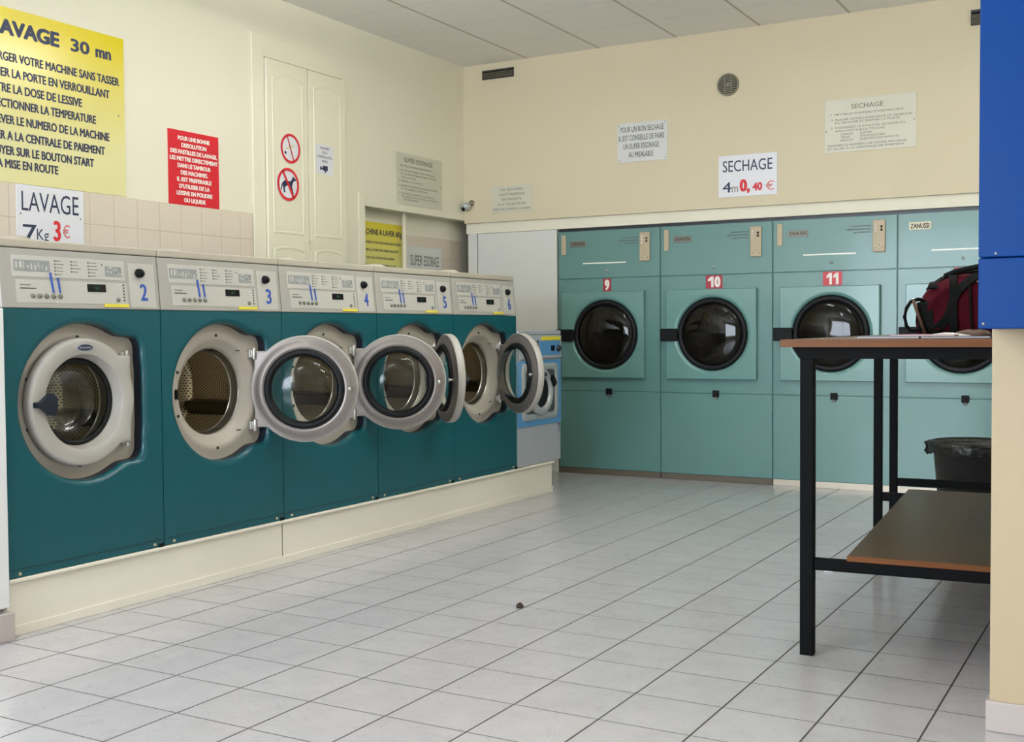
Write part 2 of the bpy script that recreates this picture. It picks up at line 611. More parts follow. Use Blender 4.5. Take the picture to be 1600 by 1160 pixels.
# plinth under the washers
pl = empty('plinth', 'long low cream plinth with a lipped edge under the row of washing machines', 'plinth', (-3.395, 2.517, 0), R(90))
MB().box(0, 1.40, .012, .75, 0, .183).build('front_panel', MT['plinth'], pl, bevel=.003)
MB().box(1.408, 3.985, .012, .75, 0, .183).build('front_panel', MT['plinth'], pl, bevel=.003)
MB().box(0, 3.99, -.006, .76, .184, .198).build('top_board', MT['plinth'], pl, bevel=.004)
MB().box(0, 3.985, .004, .012, .0, .035).build('foot_strip', MT['plinth'], pl, bevel=.002)

# ------------------------------------------------------------------ washers
W = 0.7035
RC = (0.351, 0.584)
N_PHI = 120


def sd_rbox(x, z, cx, cz, hx, hz, r_):
    dx, dz = abs(x - cx) - hx + r_, abs(z - cz) - hz + r_
    return math.hypot(max(dx, 0), max(dz, 0)) + min(max(dx, dz), 0) - r_


def smin(a, b, k):
    h = max(k - abs(a - b), 0) / k
    return min(a, b) - h * h * k * 0.25


def recess_r(phi, grow=0.0):
    lo, hi = 0.1, 0.5
    c, s_ = math.cos(phi), math.sin(phi)
    for _ in range(30):
        r_ = (lo + hi) / 2
        x, z = r_ * c, r_ * s_
        d = smin(max(math.hypot(x, z) - 0.285, x - 0.262), sd_rbox(x, z, 0.12, 0, 0.143, 0.236, 0.048), 0.018) - grow
        if d < 0:
            lo = r_
        else:
            hi = r_
    return lo


def phis(x0, x1, z0, z1):
    ph = [2 * PI * i / N_PHI for i in range(N_PHI)]
    for x, z in ((x0, z0), (x1, z0), (x1, z1), (x0, z1)):
        a = math.atan2(z - RC[1], x - RC[0]) % (2 * PI)
        j = min(range(N_PHI), key=lambda i: abs(ph[i] - a))
        ph[j] = a
    return ph


def rect_hit(a, x0, x1, z0, z1):
    c, s_ = math.cos(a), math.sin(a)
    t = 9
    if c > 1e-9: t = min(t, (x1 - RC[0]) / c)
    if c < -1e-9: t = min(t, (x0 - RC[0]) / c)
    if s_ > 1e-9: t = min(t, (z1 - RC[1]) / s_)
    if s_ < -1e-9: t = min(t, (z0 - RC[1]) / s_)
    return t


def washer(num, i, label, theta):
    X0, X1, Z0, Z1 = 0.002, W - 0.002, 0.0, 0.918
    root = empty('washing_machine', label, 'washing machine', (-3.395, 2.512 + i * W, .2), R(90), 'big teal washing machines on the plinth')
    ph = phis(X0, X1, Z0, Z1)
    ring = lambda rf, y: [(RC[0] + rf(a) * math.cos(a), y, RC[1] + rf(a) * math.sin(a)) for a in ph]
    b = MB()
    b.rings([ring(lambda a: rect_hit(a, X0, X1, Z0, Z1), 0), ring(lambda a: recess_r(a, .022), 0), ring(lambda a: recess_r(a, .012), .0015),
             ring(lambda a: recess_r(a, .004), .007), ring(lambda a: recess_r(a), .016), ring(lambda a: recess_r(a, -.001), .020),
             ring(lambda a: recess_r(a, -.001), .058)], [0, 0, 0, 0, 0, 1])  # last wall coloured navy for the shade in the gap around the door
    # flat faces for the outermost ring
    for k in range(N_PHI):
        b.sm[k] = False
    b.box(X0, X1, .7, .705, Z0, Z1)
    b.add([(X0, 0, Z0), (X0, .7, Z0), (X0, .7, Z1), (X0, 0, Z1)], [(0, 1, 2, 3)])
    b.add([(X1, 0, Z0), (X1, .7, Z0), (X1, .7, Z1), (X1, 0, Z1)], [(0, 1, 2, 3)])
    b.add([(X0, 0, Z0), (X1, 0, Z0), (X1, .7, Z0), (X0, .7, Z0)], [(0, 1, 2, 3)])
    b.add([(X0, 0, Z1), (X1, 0, Z1), (X1, .7, Z1), (X0, .7, Z1)], [(0, 1, 2, 3)])
    b.box(X0, X1, -.0015, .001, .026, .028, 2)       # seam of the kick plate
    cab = b.build('cabinet', [MT['teal'], MT['navy'], MT['seam']], root)
    s = MB()
    for x in (.05, W - .05):
        s.disc(x, .012, .006, -.004, .001, 0, 12)
    s.build('screw', MT['beige'], root)
    MB().box(W - .026, W - .004, -.004, .02, -.002, .012).build('foot', MT['black'], root)
    # grey moulding in the recess with its funnel
    b = MB()
    cf = lambda q: (lambda a: q)
    b.rings([ring(lambda a: recess_r(a, -.002), .0555), ring(cf(.252), .0555), ring(cf(.244), .052), ring(cf(.226), .052), ring(cf(.216), .058),
             ring(cf(.192), .082), ring(cf(.182), .088), ring(cf(.180), .10)], 0)
    b.rings([ring(cf(.180), .098), ring(cf(.176), .104), ring(cf(.179), .110), ring(cf(.172), .118), ring(cf(.174), .128), ring(cf(.168), .136)], 1)
    for a in (90, 158, 202, 270):
        b.disc(RC[0] + .235 * math.cos(R(a)), RC[1] + .235 * math.sin(R(a)), .006, .048, .053, 2, 10)
    # dimple lines on the hinge side
    for z in (.17, -.17):
        b.box(.47, .53, .0535, .056, RC[1] + z - .002, RC[1] + z + .002, 2)
    b.build('door_surround', [MT['surround'], MT['steel'], MT['seam']], root)
    MB().box(RC[0] - .234, RC[0] - .220, .044, .056, RC[1] - .02, RC[1] + .02).build('latch_slot', MT['black'], root, bevel=.003)
    # drum
    rd = .25
    y0, y1 = .136, .46
    b = MB()
    b.lathe_y([(.168, y0), (.20, y0 + .004), (rd - .01, y0 + .01), (rd, y0 + .02)], *RC, m=1)
    b.lathe_y([(rd, y0 + .02), (rd, (y0 + y1) / 2), (rd, y1 - .02)], *RC, n=72, m=0)
    b.lathe_y([(rd, y1 - .02), (rd - .02, y1), (.12, y1 + .01), (.06, y1 + .012), (.001, y1 + .012)], *RC, n=72, m=0)

    def uvf(co, p):
        ang = math.atan2(co.z - RC[1], co.x - RC[0])
        pc = p.center
        pa = math.atan2(pc.z - RC[1], pc.x - RC[0])
        while ang - pa > PI: ang -= 2 * PI
        while ang - pa < -PI: ang += 2 * PI
        rr = math.hypot(co.x - RC[0], co.z - RC[1])
        if abs(pc.y - y1) < .03:
            return (co.x, co.z)
        return (ang * rd, co.y)
    dr = b.build('drum', [MT['drum'], MT['steel']], root, uvs=uvf)
    for a in (100, 220, 340):
        q = MB()
        pr = []
        for y in (y0 + .03, y1 - .03):
            c_, s_ = math.cos(R(a)), math.sin(R(a))
            t = (-s_, c_)
            p1 = (RC[0] + (rd + .005) * c_ + .04 * t[0], y, RC[1] + (rd + .005) * s_ + .04 * t[1])
            p2 = (RC[0] + (rd + .005) * c_ - .04 * t[0], y, RC[1] + (rd + .005) * s_ - .04 * t[1])
            p3 = (RC[0] + (rd - .055) * c_ - .010 * t[0], y, RC[1] + (rd - .055) * s_ - .010 * t[1])
            p4 = (RC[0] + (rd - .055) * c_ + .010 * t[0], y, RC[1] + (rd - .055) * s_ + .010 * t[1])
            pr.append([p1, p4, p3, p2])
        q.rings(pr, 0, False, True, True)
        q.build('lifter', MT['drumdark'], dr, bevel=.006)
    # control panel, leaning back
    al = math.atan2(.02, .205)
    cp = MB().prism_x([(-.003, 0), (.017, .205), (.10, .205), (.10, 0)], X0, X1).build('control_panel', MT['grey'], root, loc=(0, 0, .920), bevel=.003)
    o = MB()
    o.box(.051, .539, -.0015, 0, .108, .182)
    o.box(.062, .545, -.0015, 0, .018, .098)
    o.box(.557, .683, -.0015, 0, .008, .176)
    o.build('overlay_plate', MT['overlay'], cp, loc=(0, -.003, 0), rot=(-al, 0, 0), bevel=.002)
    o = MB()
    rnd = random.Random(5)
    o.box(.06, .205, -.003, -.001, .128, .166)
    o.box(.448, .522, -.003, -.001, .122, .158)
    for q in range(9):
        x = .066 + q * .015
        o.box(x, x + rnd.uniform(.003, .010), -.0036, -.003, .130 + rnd.uniform(0, .01), .146 + rnd.uniform(0, .016), 1)
    for q in range(12):
        x = .452 + rnd.uniform(0, .062); z = .126 + rnd.uniform(0, .024)
        o.box(x, x + .007, -.0036, -.003, z, z + .007, rnd.choice((1, 2)))
    for c_ in (.225, .295, .37):
        for q in range(5 if c_ != .295 else 4):
            z = .168 - q * .012
            o.box(c_, c_ + .006, -.003, -.001, z - .003, z + .003, 2)
            o.box(c_ + .010, c_ + .010 + rnd.uniform(.018, .034), -.0026, -.001, z - .0012, z + .0012, 2)
    o.box(.432, .438, -.003, -.001, .160, .166, 2)
    for q in range(6):
        o.box(.524, .530, -.003, -.001, .088 - q * .0115, .094 - q * .0115, 3)
    o.box(.078, .122, -.0026, -.001, .078, .082, 2)
    o.box(.078, .142, -.0026, -.001, .066, .070, 3)
    o.build('pictograms', [MT['overlay2'], MT['overlay'], MT['mid_ink'], MT['dark_ink']], cp, loc=(0, -.003, 0), rot=(-al, 0, 0))
    o = MB()
    o.prism_y([(.201, .125), (.208, .125), (.216, .055), (.209, .055)], -.005, -.001)
    o.prism_y([(.232, .108), (.238, .108), (.243, .055), (.237, .055)], -.005, -.001)
    o.build('blue_strip', MT['blue_ink'], cp, loc=(0, -.003, 0), rot=(-al, 0, 0))
    for q in range(5):
        x = .126 + q * .0285
        MB().lathe_y([(.0001, -.008), (.006, -.007), (.0085, -.004), (.009, 0)], 0, 0, 16).build('push_button', MT['badge'], cp, loc=(x, -.003 + .04 * math.tan(al) - .001, .042))
    MB().lathe_y([(.0001, -.008), (.006, -.007), (.0085, -.004), (.009, 0)], 0, 0, 16).build('push_button', MT['badge'], cp, loc=(.498, -.003 + .004, .035))
    d = MB().box(0, .082, -.003, .0, 0, .028).build('display', MT['black'], cp, loc=(.361, .0025, .062), rot=(-al, 0, 0))
    MB().box(.032, .052, -.0036, -.003, .008, .020).build('display_digits', MT['display'], d)
    MB().box(.432, .545, -.0045, -.001, .008, .019).build('yellow_sticker', MT['yellow'], cp, loc=(0, -.003, 0), rot=(-al, 0, 0))
    MB().lathe_y([(.0001, -.022), (.012, -.021), (.0165, -.014), (.018, 0)], 0, 0, 20).build('coin_knob', MT['black'], cp, loc=(.606, .009, .138))
    t = MB()
    put_text(t, str(num), .606, .642, .034, .064, -.002, 0, .025)
    t.build('number', MT['blue_ink'], cp, loc=(0, -.0035, 0), rot=(-al, 0, 0))
    # lid
    lid = MB().box(X0 - .001, X1 + .001, .014, .70, 1.1275, 1.156).build('lid', MT['lid'], root, bevel=.005)
    MB().lathe_z([(.055, 1.156), (.052, 1.166), (.035, 1.173), (.0001, 1.175)], .15, .12, 28).build('soap_cap', MT['lid'], lid)
    # hinges
    for z in (.155, -.155):
        h = MB()
        h.lathe_z([(.0001, RC[1] + z - .026), (.008, RC[1] + z - .026), (.008, RC[1] + z + .026), (.0001, RC[1] + z + .026)], .562, .034, 14)
        h.box(.540, .564, .038, .056, RC[1] + z - .018, RC[1] + z + .018)
        h.build('hinge', MT['chrome'], root, bevel=.002)
    # door: origin on the hinge axis, centre .219 to its left when closed
    L = .222
    dr_ = bpy.data.objects.new('door', None)
    b = MB()
    n = 96
    tabz, tabx = .165, -.006
    def outer(a, g=0.0):
        """disc with two square ears towards the hinge"""
        r_ = .232 + g
        x, z = r_ * math.cos(a), r_ * math.sin(a)
        if x > 0 and abs(z) <= tabz and abs(z) > .085 and abs(a if a < PI else a - 2 * PI) < PI / 2:
            k = (L + tabx + g) / math.cos(a)
            zz = k * math.sin(a)
            if abs(zz) > tabz + g:
                k = (tabz + g) / abs(math.sin(a))
            return max(k, r_) if abs(zz) > .08 else r_
        if x > 0 and abs(z) > tabz:
            k = (tabz + g) / abs(math.sin(a))
            return max(r_, min(k, r_))
        return r_
    A = [2 * PI * i / n for i in range(n)]
    rg = lambda rf, y: [(-L + rf(a) * math.cos(a), y, rf(a) * math.sin(a)) for a in A]
    b.rings([rg(lambda a: .172, -.0415), rg(lambda a: .175, -.044), rg(lambda a: outer(a, -.014), -.043), rg(lambda a: outer(a, -.006), -.041), rg(lambda a: outer(a, -.001), -.034),
             rg(lambda a: outer(a), -.026), rg(lambda a: outer(a), -.004), rg(lambda a: outer(a, -.004), 0)], 0)
    b.rings([rg(lambda a: .172, -.0415), rg(lambda a: .169, -.036), rg(lambda a: .160, .000), rg(lambda a: .157, .003)], 0)
    b.rings([rg(lambda a: outer(a, -.004), 0), rg(lambda a: .216, .001), rg(lambda a: .205, .006), rg(lambda a: .188, .013), rg(lambda a: .176, .014), rg(lambda a: .170, .006),
             rg(lambda a: .143, .0)], 1)
    door = b.build('door', [MT['door_out'], MT['door_in']], root, loc=(.562, .043, RC[1]), rot=(0, 0, R(theta)))
    MB().lathe_y([(.172, .006), (.171, .020), (.165, .026), (.152, .026), (.145, .018), (.141, .004), (.145, -.003), (.157, -.002), (.160, .003)], -L, 0, 56).build('gasket', MT['rubber'], door)
    MB().lathe_y([(.144, -.006), (.141, .022), (.136, .045), (.126, .066), (.108, .080), (.075, .089), (.035, .092), (.0001, .093)], -L, 0, 56).build('glass_bowl', MT['glass'], door)
    # latch pin on the free side
    p = MB()
    p.tube([(-L - .196, .012, 0), (-L - .196, .040, 0)], .005, 0, 10)
    p.lathe_y([(.0001, .044), (.009, .042), (.010, .036), (.0001, .034)], -L - .196, 0, 12)
    p.build('latch_pin', MT['chrome'], door)
    # black handle on the outside
    p = MB()
    p.prism_y([(-L - .222, .009), (-L - .200, .012), (-L - .165, .038), (-L - .150, .040), (-L - .150, -.040), (-L - .165, -.038), (-L - .200, -.012), (-L - .222, -.009)], -.062, -.043)
    p.prism_y([(-L - .150, .036), (-L - .132, .022), (-L - .132, -.022), (-L - .150, -.036)], -.060, -.036)
    p.build('handle', MT['navy'], door, bevel=.005)
    # oval badge
    e = MB()
    e.prism_y([(-L + .036 * math.cos(2 * PI * k / 32), .196 + .014 * math.sin(2 * PI * k / 32)) for k in range(32)], -.0475, -.043, 0, True)
    e.prism_y([(-L + .033 * math.cos(2 * PI * k / 32), .196 + .0115 * math.sin(2 * PI * k / 32)) for k in range(32)], -.0478, -.047, 1, True)
    put_text(e, 'Electrolux', -L - .026, -L + .026, .1925, .009, -.0482, 0, .01)
    e.build('badge', [MT['m7_silver'], MT['navy_ink']], door)
    return root


bpy.context.view_layer.update()
washer(2, 0, 'teal washing machine numbered 2 in blue, its round door shut', 0)
washer(3, 1, 'teal washing machine numbered 3 in blue, drum in full view and door swung open', 122)
washer(4, 2, 'teal washing machine numbered 4, half covered by the open door of machine 3', 122)
washer(5, 3, 'teal washing machine numbered 5, its half open door seen nearly edge on', 50)
washer(6, 4, 'teal washing machine numbered 6 at the far end of the teal row, door ajar', 60)

# small blue and grey washer at the end
sw = empty('small_washing_machine', 'low grey and light blue washing machine numbered 7 beyond the teal ones', 'washing machine', (-3.395, 6.034, .2), R(90))
WS = .575
b = MB().box(0, WS, .002, .62, 0, .83)
b.build('cabinet', MT['m7_grey'], sw, bevel=.006)
MB().box(0, WS, -.004, .62, .802, .83).build('lid', MT['m7_grey'], sw, bevel=.006)
p = MB().box(.01, WS - .005, -.010, .002, .655, .80).build('control_panel', MT['m7_grey'], sw, bevel=.004)
MB().box(.27, WS - .03, -.012, -.009, .675, .765).build('blue_overlay', MT['m7_blue'], p)
MB().box(.30, WS - .03, -.0135, -.009, .768, .792).build('yellow_sticker', MT['yellow'], p)
MB().box(.42, .47, -.0135, -.011, .70, .735).build('display', MT['black'], p)
MB().lathe_y([(.0001, -.03), (.018, -.028), (.022, -.012), (.022, -.011)], .515, .715, 20).build('dial', MT['navy'], p)
t = MB(); put_text(t, '7', .235, .26, .70, .07, -.0115, 0, .02); t.build('number', MT['navy_ink'], p)
MB().box(.004, WS - .004, -.004, .002, .24, .645).build('blue_front', MT['m7_blue'], sw, bevel=.003)


def rrect(x0, x1, z0, z1, r_, n=6):
    pts = []
    for cx, cz, a0 in ((x1 - r_, z1 - r_, 0), (x0 + r_, z1 - r_, 90), (x0 + r_, z0 + r_, 180), (x1 - r_, z0 + r_, 270)):
        for k in range(n + 1):
            a = R(a0 + 90 * k / n)
            pts.append((cx + r_ * math.cos(a), cz + r_ * math.sin(a)))
    return pts


def loop3(pts, y):
    return [(x, y, z) for x, z in pts]


b = MB()
b.rings([loop3(rrect(.05, WS - .05, .275, .625, .04), -.004), loop3(rrect(.055, WS - .055, .28, .62, .04), -.012), loop3(rrect(.085, WS - .085, .305, .595, .03), -.012),
         loop3(rrect(.095, WS - .095, .315, .585, .03), -.006)], 0, True)
b.rings([loop3(rrect(.095, WS - .095, .315, .585, .03), -.006), loop3(rrect(.098, WS - .098, .318, .582, .03), -.0045)], 1, True, False, True)
b.build('door_frame', [MT['m7_silver'], MT['dark_ink']], sw)
b = MB()
b.lathe_y([(.145, -.005), (.145, -.028), (.135, -.036), (.105, -.036), (.098, -.026), (.098, -.01)], .27, .45, 48, 0)
b.lathe_y([(.098, -.018), (.06, -.010), (.0001, -.008)], .27, .45, 48, 1)
dd = b.build('door', [MT['m7_silver'], MT['rubber']], sw)
MB().prism_y([(.43, .50), (.40, .475), (.36, .53), (.39, .55)], -.05, -.03).build('handle', MT['black'], dd, bevel=.004)
t = MB(); put_text(t, '7', WS - .045, WS - .022, .175, .06, -.0015, 0, .02); t.build('number', MT['navy_ink'], sw)

# ------------------------------------------------------------------ dryers
WD, X9 = .7885, -3.8196


def dryer(num, i, label, kick, sticker, badge_m, strip, box_):
    root = empty('tumble_dryer', label, 'tumble dryer', (X9 + i * WD, 7.41, 0), 0, 'turquoise tumble dryers along the back wall')
    w = WD - .003
    MB().box(.001, w + .002, .004, .75, .042, 1.735).build('cabinet', MT['turq'], root)
    MB().box(.003, w, .002, .05, .001, .042).build('kick_plate', kick, root)
    MB().box(.003, w, -.004, .004, .044, .595).build('lower_panel', MT['turq'], root, bevel=.003)
    MB().box(.003, w, -.004, .004, .599, 1.394).build('middle_panel', MT['turq'], root, bevel=.003)
    tp = MB().box(.003, w, -.004, .004, 1.398, 1.735).build('top_panel', MT['turq'], root, bevel=.003)
    # door plate with a hole
    cx, cz, r0 = .382, .997, .246
    x0, x1, z0, z1 = .055, .688, .693, 1.300
    if num == 9:
        x0, x1 = .042, .680
    n = 72
    ph = [2 * PI * k / n for k in range(n)]
    for x, z in ((x0, z0), (x1, z0), (x1, z1), (x0, z1)):
        a = math.atan2(z - cz, x - cx) % (2 * PI)
        j = min(range(n), key=lambda k: abs(ph[k] - a))
        ph[j] = a

    def hit(a, g=0):
        c_, s_ = math.cos(a), math.sin(a)
        t = 9
        if c_ > 1e-9: t = min(t, (x1 - g - cx) / c_)
        if c_ < -1e-9: t = min(t, (x0 + g - cx) / c_)
        if s_ > 1e-9: t = min(t, (z1 - g - cz) / s_)
        if s_ < -1e-9: t = min(t, (z0 + g - cz) / s_)
        return t
    rg = lambda rf, y: [(cx + rf(a) * math.cos(a), y, cz + rf(a) * math.sin(a)) for a in ph]
    b = MB()
    b.rings([rg(lambda a: hit(a), -.005), rg(lambda a: hit(a), -.036), rg(lambda a: hit(a, .004), -.040), rg(lambda a: r0 + .022, -.040),
             rg(lambda a: r0 + .008, -.037), rg(lambda a: r0, -.030), rg(lambda a: r0 - .004, -.006)], 0, True)
    for k in range(3 * n):
        b.sm[k] = False
    dp = b.build('door', MT['turq_door'], root)
    MB().lathe_y([(r0 - .001, -.028), (r0 - .006, -.040), (r0 - .016, -.046), (r0 - .030, -.044), (r0 - .038, -.034), (r0 - .040, -.02)], cx, cz, 64).build('door_gasket', MT['rubber'], dp)
    MB().lathe_y([(r0 - .036, -.030), (r0 - .045, -.036), (r0 - .07, -.044), (.12, -.052), (.06, -.056), (.0001, -.057)], cx, cz, 64).build('door_glass', MT['dryer_glass'], dp)
    MB().lathe_y([(r0 - .03, -.008), (r0 - .03, -.007), (.0001, -.006)], cx, cz, 48).build('drum', MT['drum_dark'], dp)
    MB().box(x0 - .036 if num != 9 else .006, cx - r0 + .006, -.062, -.041, .951, 1.036).build('handle', MT['black'], dp, bevel=.004)
    # latch under the door
    k = MB().box(cx - .002, cx + .040, -.022, -.004, .574, .618)
    k.lathe_z([(.010, .560), (.011, .574)], cx + .02, -.012, 12, 1, True)
    k.build('latch', [MT['black'], MT['steel']], root, bevel=.002)
    MB().lathe_y([(.0001, -.014), (.007, -.013), (.009, -.008), (.009, -.004)], cx, 1.449, 16).build('lock', MT['chrome'], tp)
    # number sticker
    cxn = .388
    hw = {9: .030, 10: .058, 11: .060, 12: .060}[num]
    st = MB().box(cxn - hw, cxn + hw, -.0065, -.0045, 1.303, 1.392).build('number_sticker', sticker, root)
    t = MB()
    hwt = {9: .022, 10: .048, 11: .042, 12: .046}[num]
    ds = str(num)
    dw = 2 * hwt / len(ds)
    for j, ch in enumerate(ds):
        a0 = cxn - hwt + j * dw + .003
        a1 = a0 + dw - .006
        if ch == '1':
            t.prism_y([(a1, 1.311), (a1, 1.384), (a1 - .016, 1.384), (a0 + .002, 1.366), (a0 + .002, 1.350), (a1 - .017, 1.358), (a1 - .017, 1.311)], -.0072, -.0066)
        else:
            put_text(t, ch, a0, a1, 1.311, .073, -.0072, 0, .05)
    t.build('digits', MT['white_ink'], st)
    # brand badge
    bx = {9: .095, 10: .098, 11: .100, 12: .068}[num]
    bd = MB().box(bx, bx + .13, -.009, -.004, 1.622 if num < 12 else 1.632, 1.665 if num < 12 else 1.680).build('badge', badge_m, tp, bevel=.002)
    t = MB()
    zb = 1.633 if num < 12 else 1.640
    put_text(t, 'ZANUSSI', bx + .008, bx + .12, zb, .024 if num < 12 else .030, -.0095, 0, .03)
    t.build('lettering', MT['brown_ink'], bd)
    if strip:
        MB().box(.20, .535, -.0065, -.0045, 1.499, 1.508).build('white_strip', MT['lightstrip'], tp)
    if box_:
        MB().box(.030, .066, -.012, -.004, 1.568, 1.712).build('beige_label', MT['beige'], tp, bevel=.003)
    # control plate
    ct = MB().box(.640, .716, -.020, -.004, 1.505, 1.705).build('control_plate', MT['beige'], tp, bevel=.005)
    q = MB()
    for j in range(3):
        q.lathe_y([(.0001, -.027), (.007, -.024), (.008, -.020)], .658, 1.672 - j * .020, 12, 0)
    for j in range(2):
        q.lathe_y([(.0001, -.027), (.007, -.024), (.008, -.020)], .694, 1.662 - j * .020, 12, 1)
    for x, z in ((.66, 1.53), (.70, 1.53), (.68, 1.55)):
        q.disc(x, z, .003, -.0215, -.02, 1, 8)
    q.build('indicator_lights', [MT['white_ink'], MT['brown_ink']], ct)
    t = MB()
    for j, (s_, l_) in enumerate((('CHAUFFAGE TROP CHAUD', .12), ('TEMPERATURE POUR TISSU MOYEN', .15), ('BASSE TEMPERATURE', .105))):
        put_text(t, s_, .625 - l_, .625, 1.668 - j * .020, .009, -.0052, 0, .02)
    t.build('lettering', MT['dark_ink'], tp)
    return root


dryer(9, 0, 'turquoise dryer with the red number 9, leftmost beside the white panel', MT['kick_dark'], MT['red_sticker'], MT['badge'], True, True)
dryer(10, 1, 'turquoise dryer with the red number 10 and a bright reflection in its glass', MT['kick_dark'], MT['red_sticker'], MT['badge'], False, True)
dryer(11, 2, 'turquoise dryer with the red number 11, standing behind the near table leg', MT['kick_light'], MT['red_sticker2'], MT['badge'], True, True)
dryer(12, 3, 'turquoise dryer partly hidden by the burgundy bag, cream badge at its top left', MT['kick_light'], MT['red_sticker'], MT['cream_badge'], True, False)
structure(MB().box(X9, XR, 7.43, 8.2, 1.7352, 1.7565).build('gap_shade_strip', MT['navy']))  # navy strip stands in for the shade in the gap above the dryers
structure(MB().box(X9 + 4 * WD + .004, XR, 7.42, 7.5, 0, 1.755).build('wall_infill', MT['white']))


# ------------------------------------------------------------------ signs
def sign(name, label, cat, wall, a0, a1, z0, z1, m, th=.004, off=0.0005, group=None, tilt=0.0):
    """flat plate; wall 'L' (faces +X), 'B' (faces -Y), 'N' (back of the niche)"""
    b = MB().box(0, a1 - a0, -th, 0, 0, z1 - z0)
    o = b.build(name, m, bevel=.0008)
    if wall == 'L':
        o.location = (XL + off, a0, z0); o.rotation_euler = (0, tilt, R(90))
    elif wall == 'N':
        o.location = (XL - .112 + off, a0, z0); o.rotation_euler = (0, 0, R(90))
    else:
        o.location = (a0, YB - off, z0)
    tag(o, label, cat, group)
    return o, a1 - a0, z1 - z0


def lettering(parent, lines, mats, y=-.0048, name='lettering'):
    t = MB()
    for ln in lines:
        s_, x0, x1, zb, cap = ln[:5]
        mi = ln[5] if len(ln) > 5 else 0
        bo = ln[6] if len(ln) > 6 else .012
        put_text(t, s_, x0, x1, zb, cap, y, mi, bo)
    return t.build(name, mats, parent)


def screws(parent, pts, m='vent'):
    t = MB()
    for x, z in pts:
        t.disc(x, z, .0035, -.006, -.004, 0, 10)
    t.build('screws', MT[m], parent)


def fit_right(full, vis, xr, visw, bold):
    """left and right end of the full line so that its visible tail is visw wide"""
    return xr - visw * twidth(full, bold) / twidth(vis, bold), xr


# big yellow sign, running out of the frame at its left
y0s = 2.72
o, w, h = sign('instruction_sign', 'large yellow sign with washing instructions, LAVAGE 30 mn, cut by the left edge', 'sign', 'L', y0s, 4.13, 1.722, 2.512,
               gradient_mat('yellow_print', 'DECB1C', 'E2DCA4', .79, .22))
LN = []
LN.append(('LAVAGE',) + fit_right('LAVAGE', 'AVAGE', 3.742 - y0s, .325, .03) + (2.388 - 1.722, .070, 0, .06))
LN.append(('30', 3.806 - y0s, 3.918 - y0s, 2.388 - 1.722, .060, 0, .045))
LN.append(('mn', 3.953 - y0s, 4.050 - y0s, 2.388 - 1.722, .060, 0, .045))
for full, vis, xr, vl, z in (('CHARGER VOTRE MACHINE SANS TASSER', 'GER VOTRE MACHINE SANS TASSER', 4.098, 3.432, 2.290),
                             ('FERMER LA PORTE EN VERROUILLANT', 'ER LA PORTE EN VERROUILLANT', 4.036, 3.420, 2.218),
                             ('METTRE LA DOSE DE LESSIVE', 'RE LA DOSE DE LESSIVE', 3.867, 3.424, 2.148),
                             ('SELECTIONNER LA TEMPERATURE', 'CTIONNER LA TEMPERATURE', 3.949, 3.416, 2.079),
                             ('RELEVER LE NUMERO DE LA MACHINE', 'VER LE NUMERO DE LA MACHINE', 4.030, 3.414, 2.006),
                             ('ALLER A LA CENTRALE DE PAIEMENT', 'R A LA CENTRALE DE PAIEMENT', 4.001, 3.413, 1.934),
                             ('APPUYER SUR LE BOUTON START', 'YER SUR LE BOUTON START', 3.932, 3.411, 1.866),
                             ('LA MISE EN ROUTE', 'MISE EN ROUTE', 3.721, 3.432, 1.806)):
    a, c = fit_right(full, vis, xr - y0s, xr - vl, .012)
    LN.append((full, a, c, z - .020 - 1.722, .040, 0, .035))
lettering(o, LN, [MT['navy_ink']])
screws(o, [(w - .04, .40)])

# red sign
o, w, h = sign('red_notice_sign', 'red sign with ten lines of white text about detergent tablets', 'sign', 'L', 4.418, 4.79, 1.716, 2.112, MT['sign_red'])
rows = ['POUR UNE BONNE', 'DISSOLUTION', 'DES PASTILLES DE LAVAGE,', 'LES METTRE DIRECTEMENT', 'DANS LE TAMBOUR', 'DES MACHINES.', 'IL EST PREFERABLE', "D'UTILISER DE LA", 'LESSIVE EN POUDRE', 'OU LIQUIDE']
wd = [.235, .185, .345, .355, .245, .20, .255, .225, .265, .16]
LN = []
for k, (s_, q) in enumerate(zip(rows, wd)):
    LN.append((s_, w / 2 - q / 2, w / 2 + q / 2, h - .052 - k * .0365, .023, 0, .06))
lettering(o, LN, [MT['white_ink']])

# LAVAGE 7Kg 3 euro
o, w, h = sign('wash_price_sign', 'white price sign reading LAVAGE 7Kg 3€ under the big yellow sign', 'sign', 'L', 3.48, 3.856, 1.40, 1.719, MT['sign_lav'], off=.0105)
lettering(o, [('LAVAGE', .026, .345, .200, .088, 0, 0.0), ('7', .030, .105, .055, .082, 0, 0.012), ('Kg', .105, .172, .070, .050, 0, 0.0),
              ('3', .198, .240, .070, .094, 1, .03), ('€', .250, .292, .088, .058, 2, 0.0)], [MT['navy_ink'], MT['red_ink'], MT['pink_ink']])
screws(o, [(.02, .185), (.355, .185)])


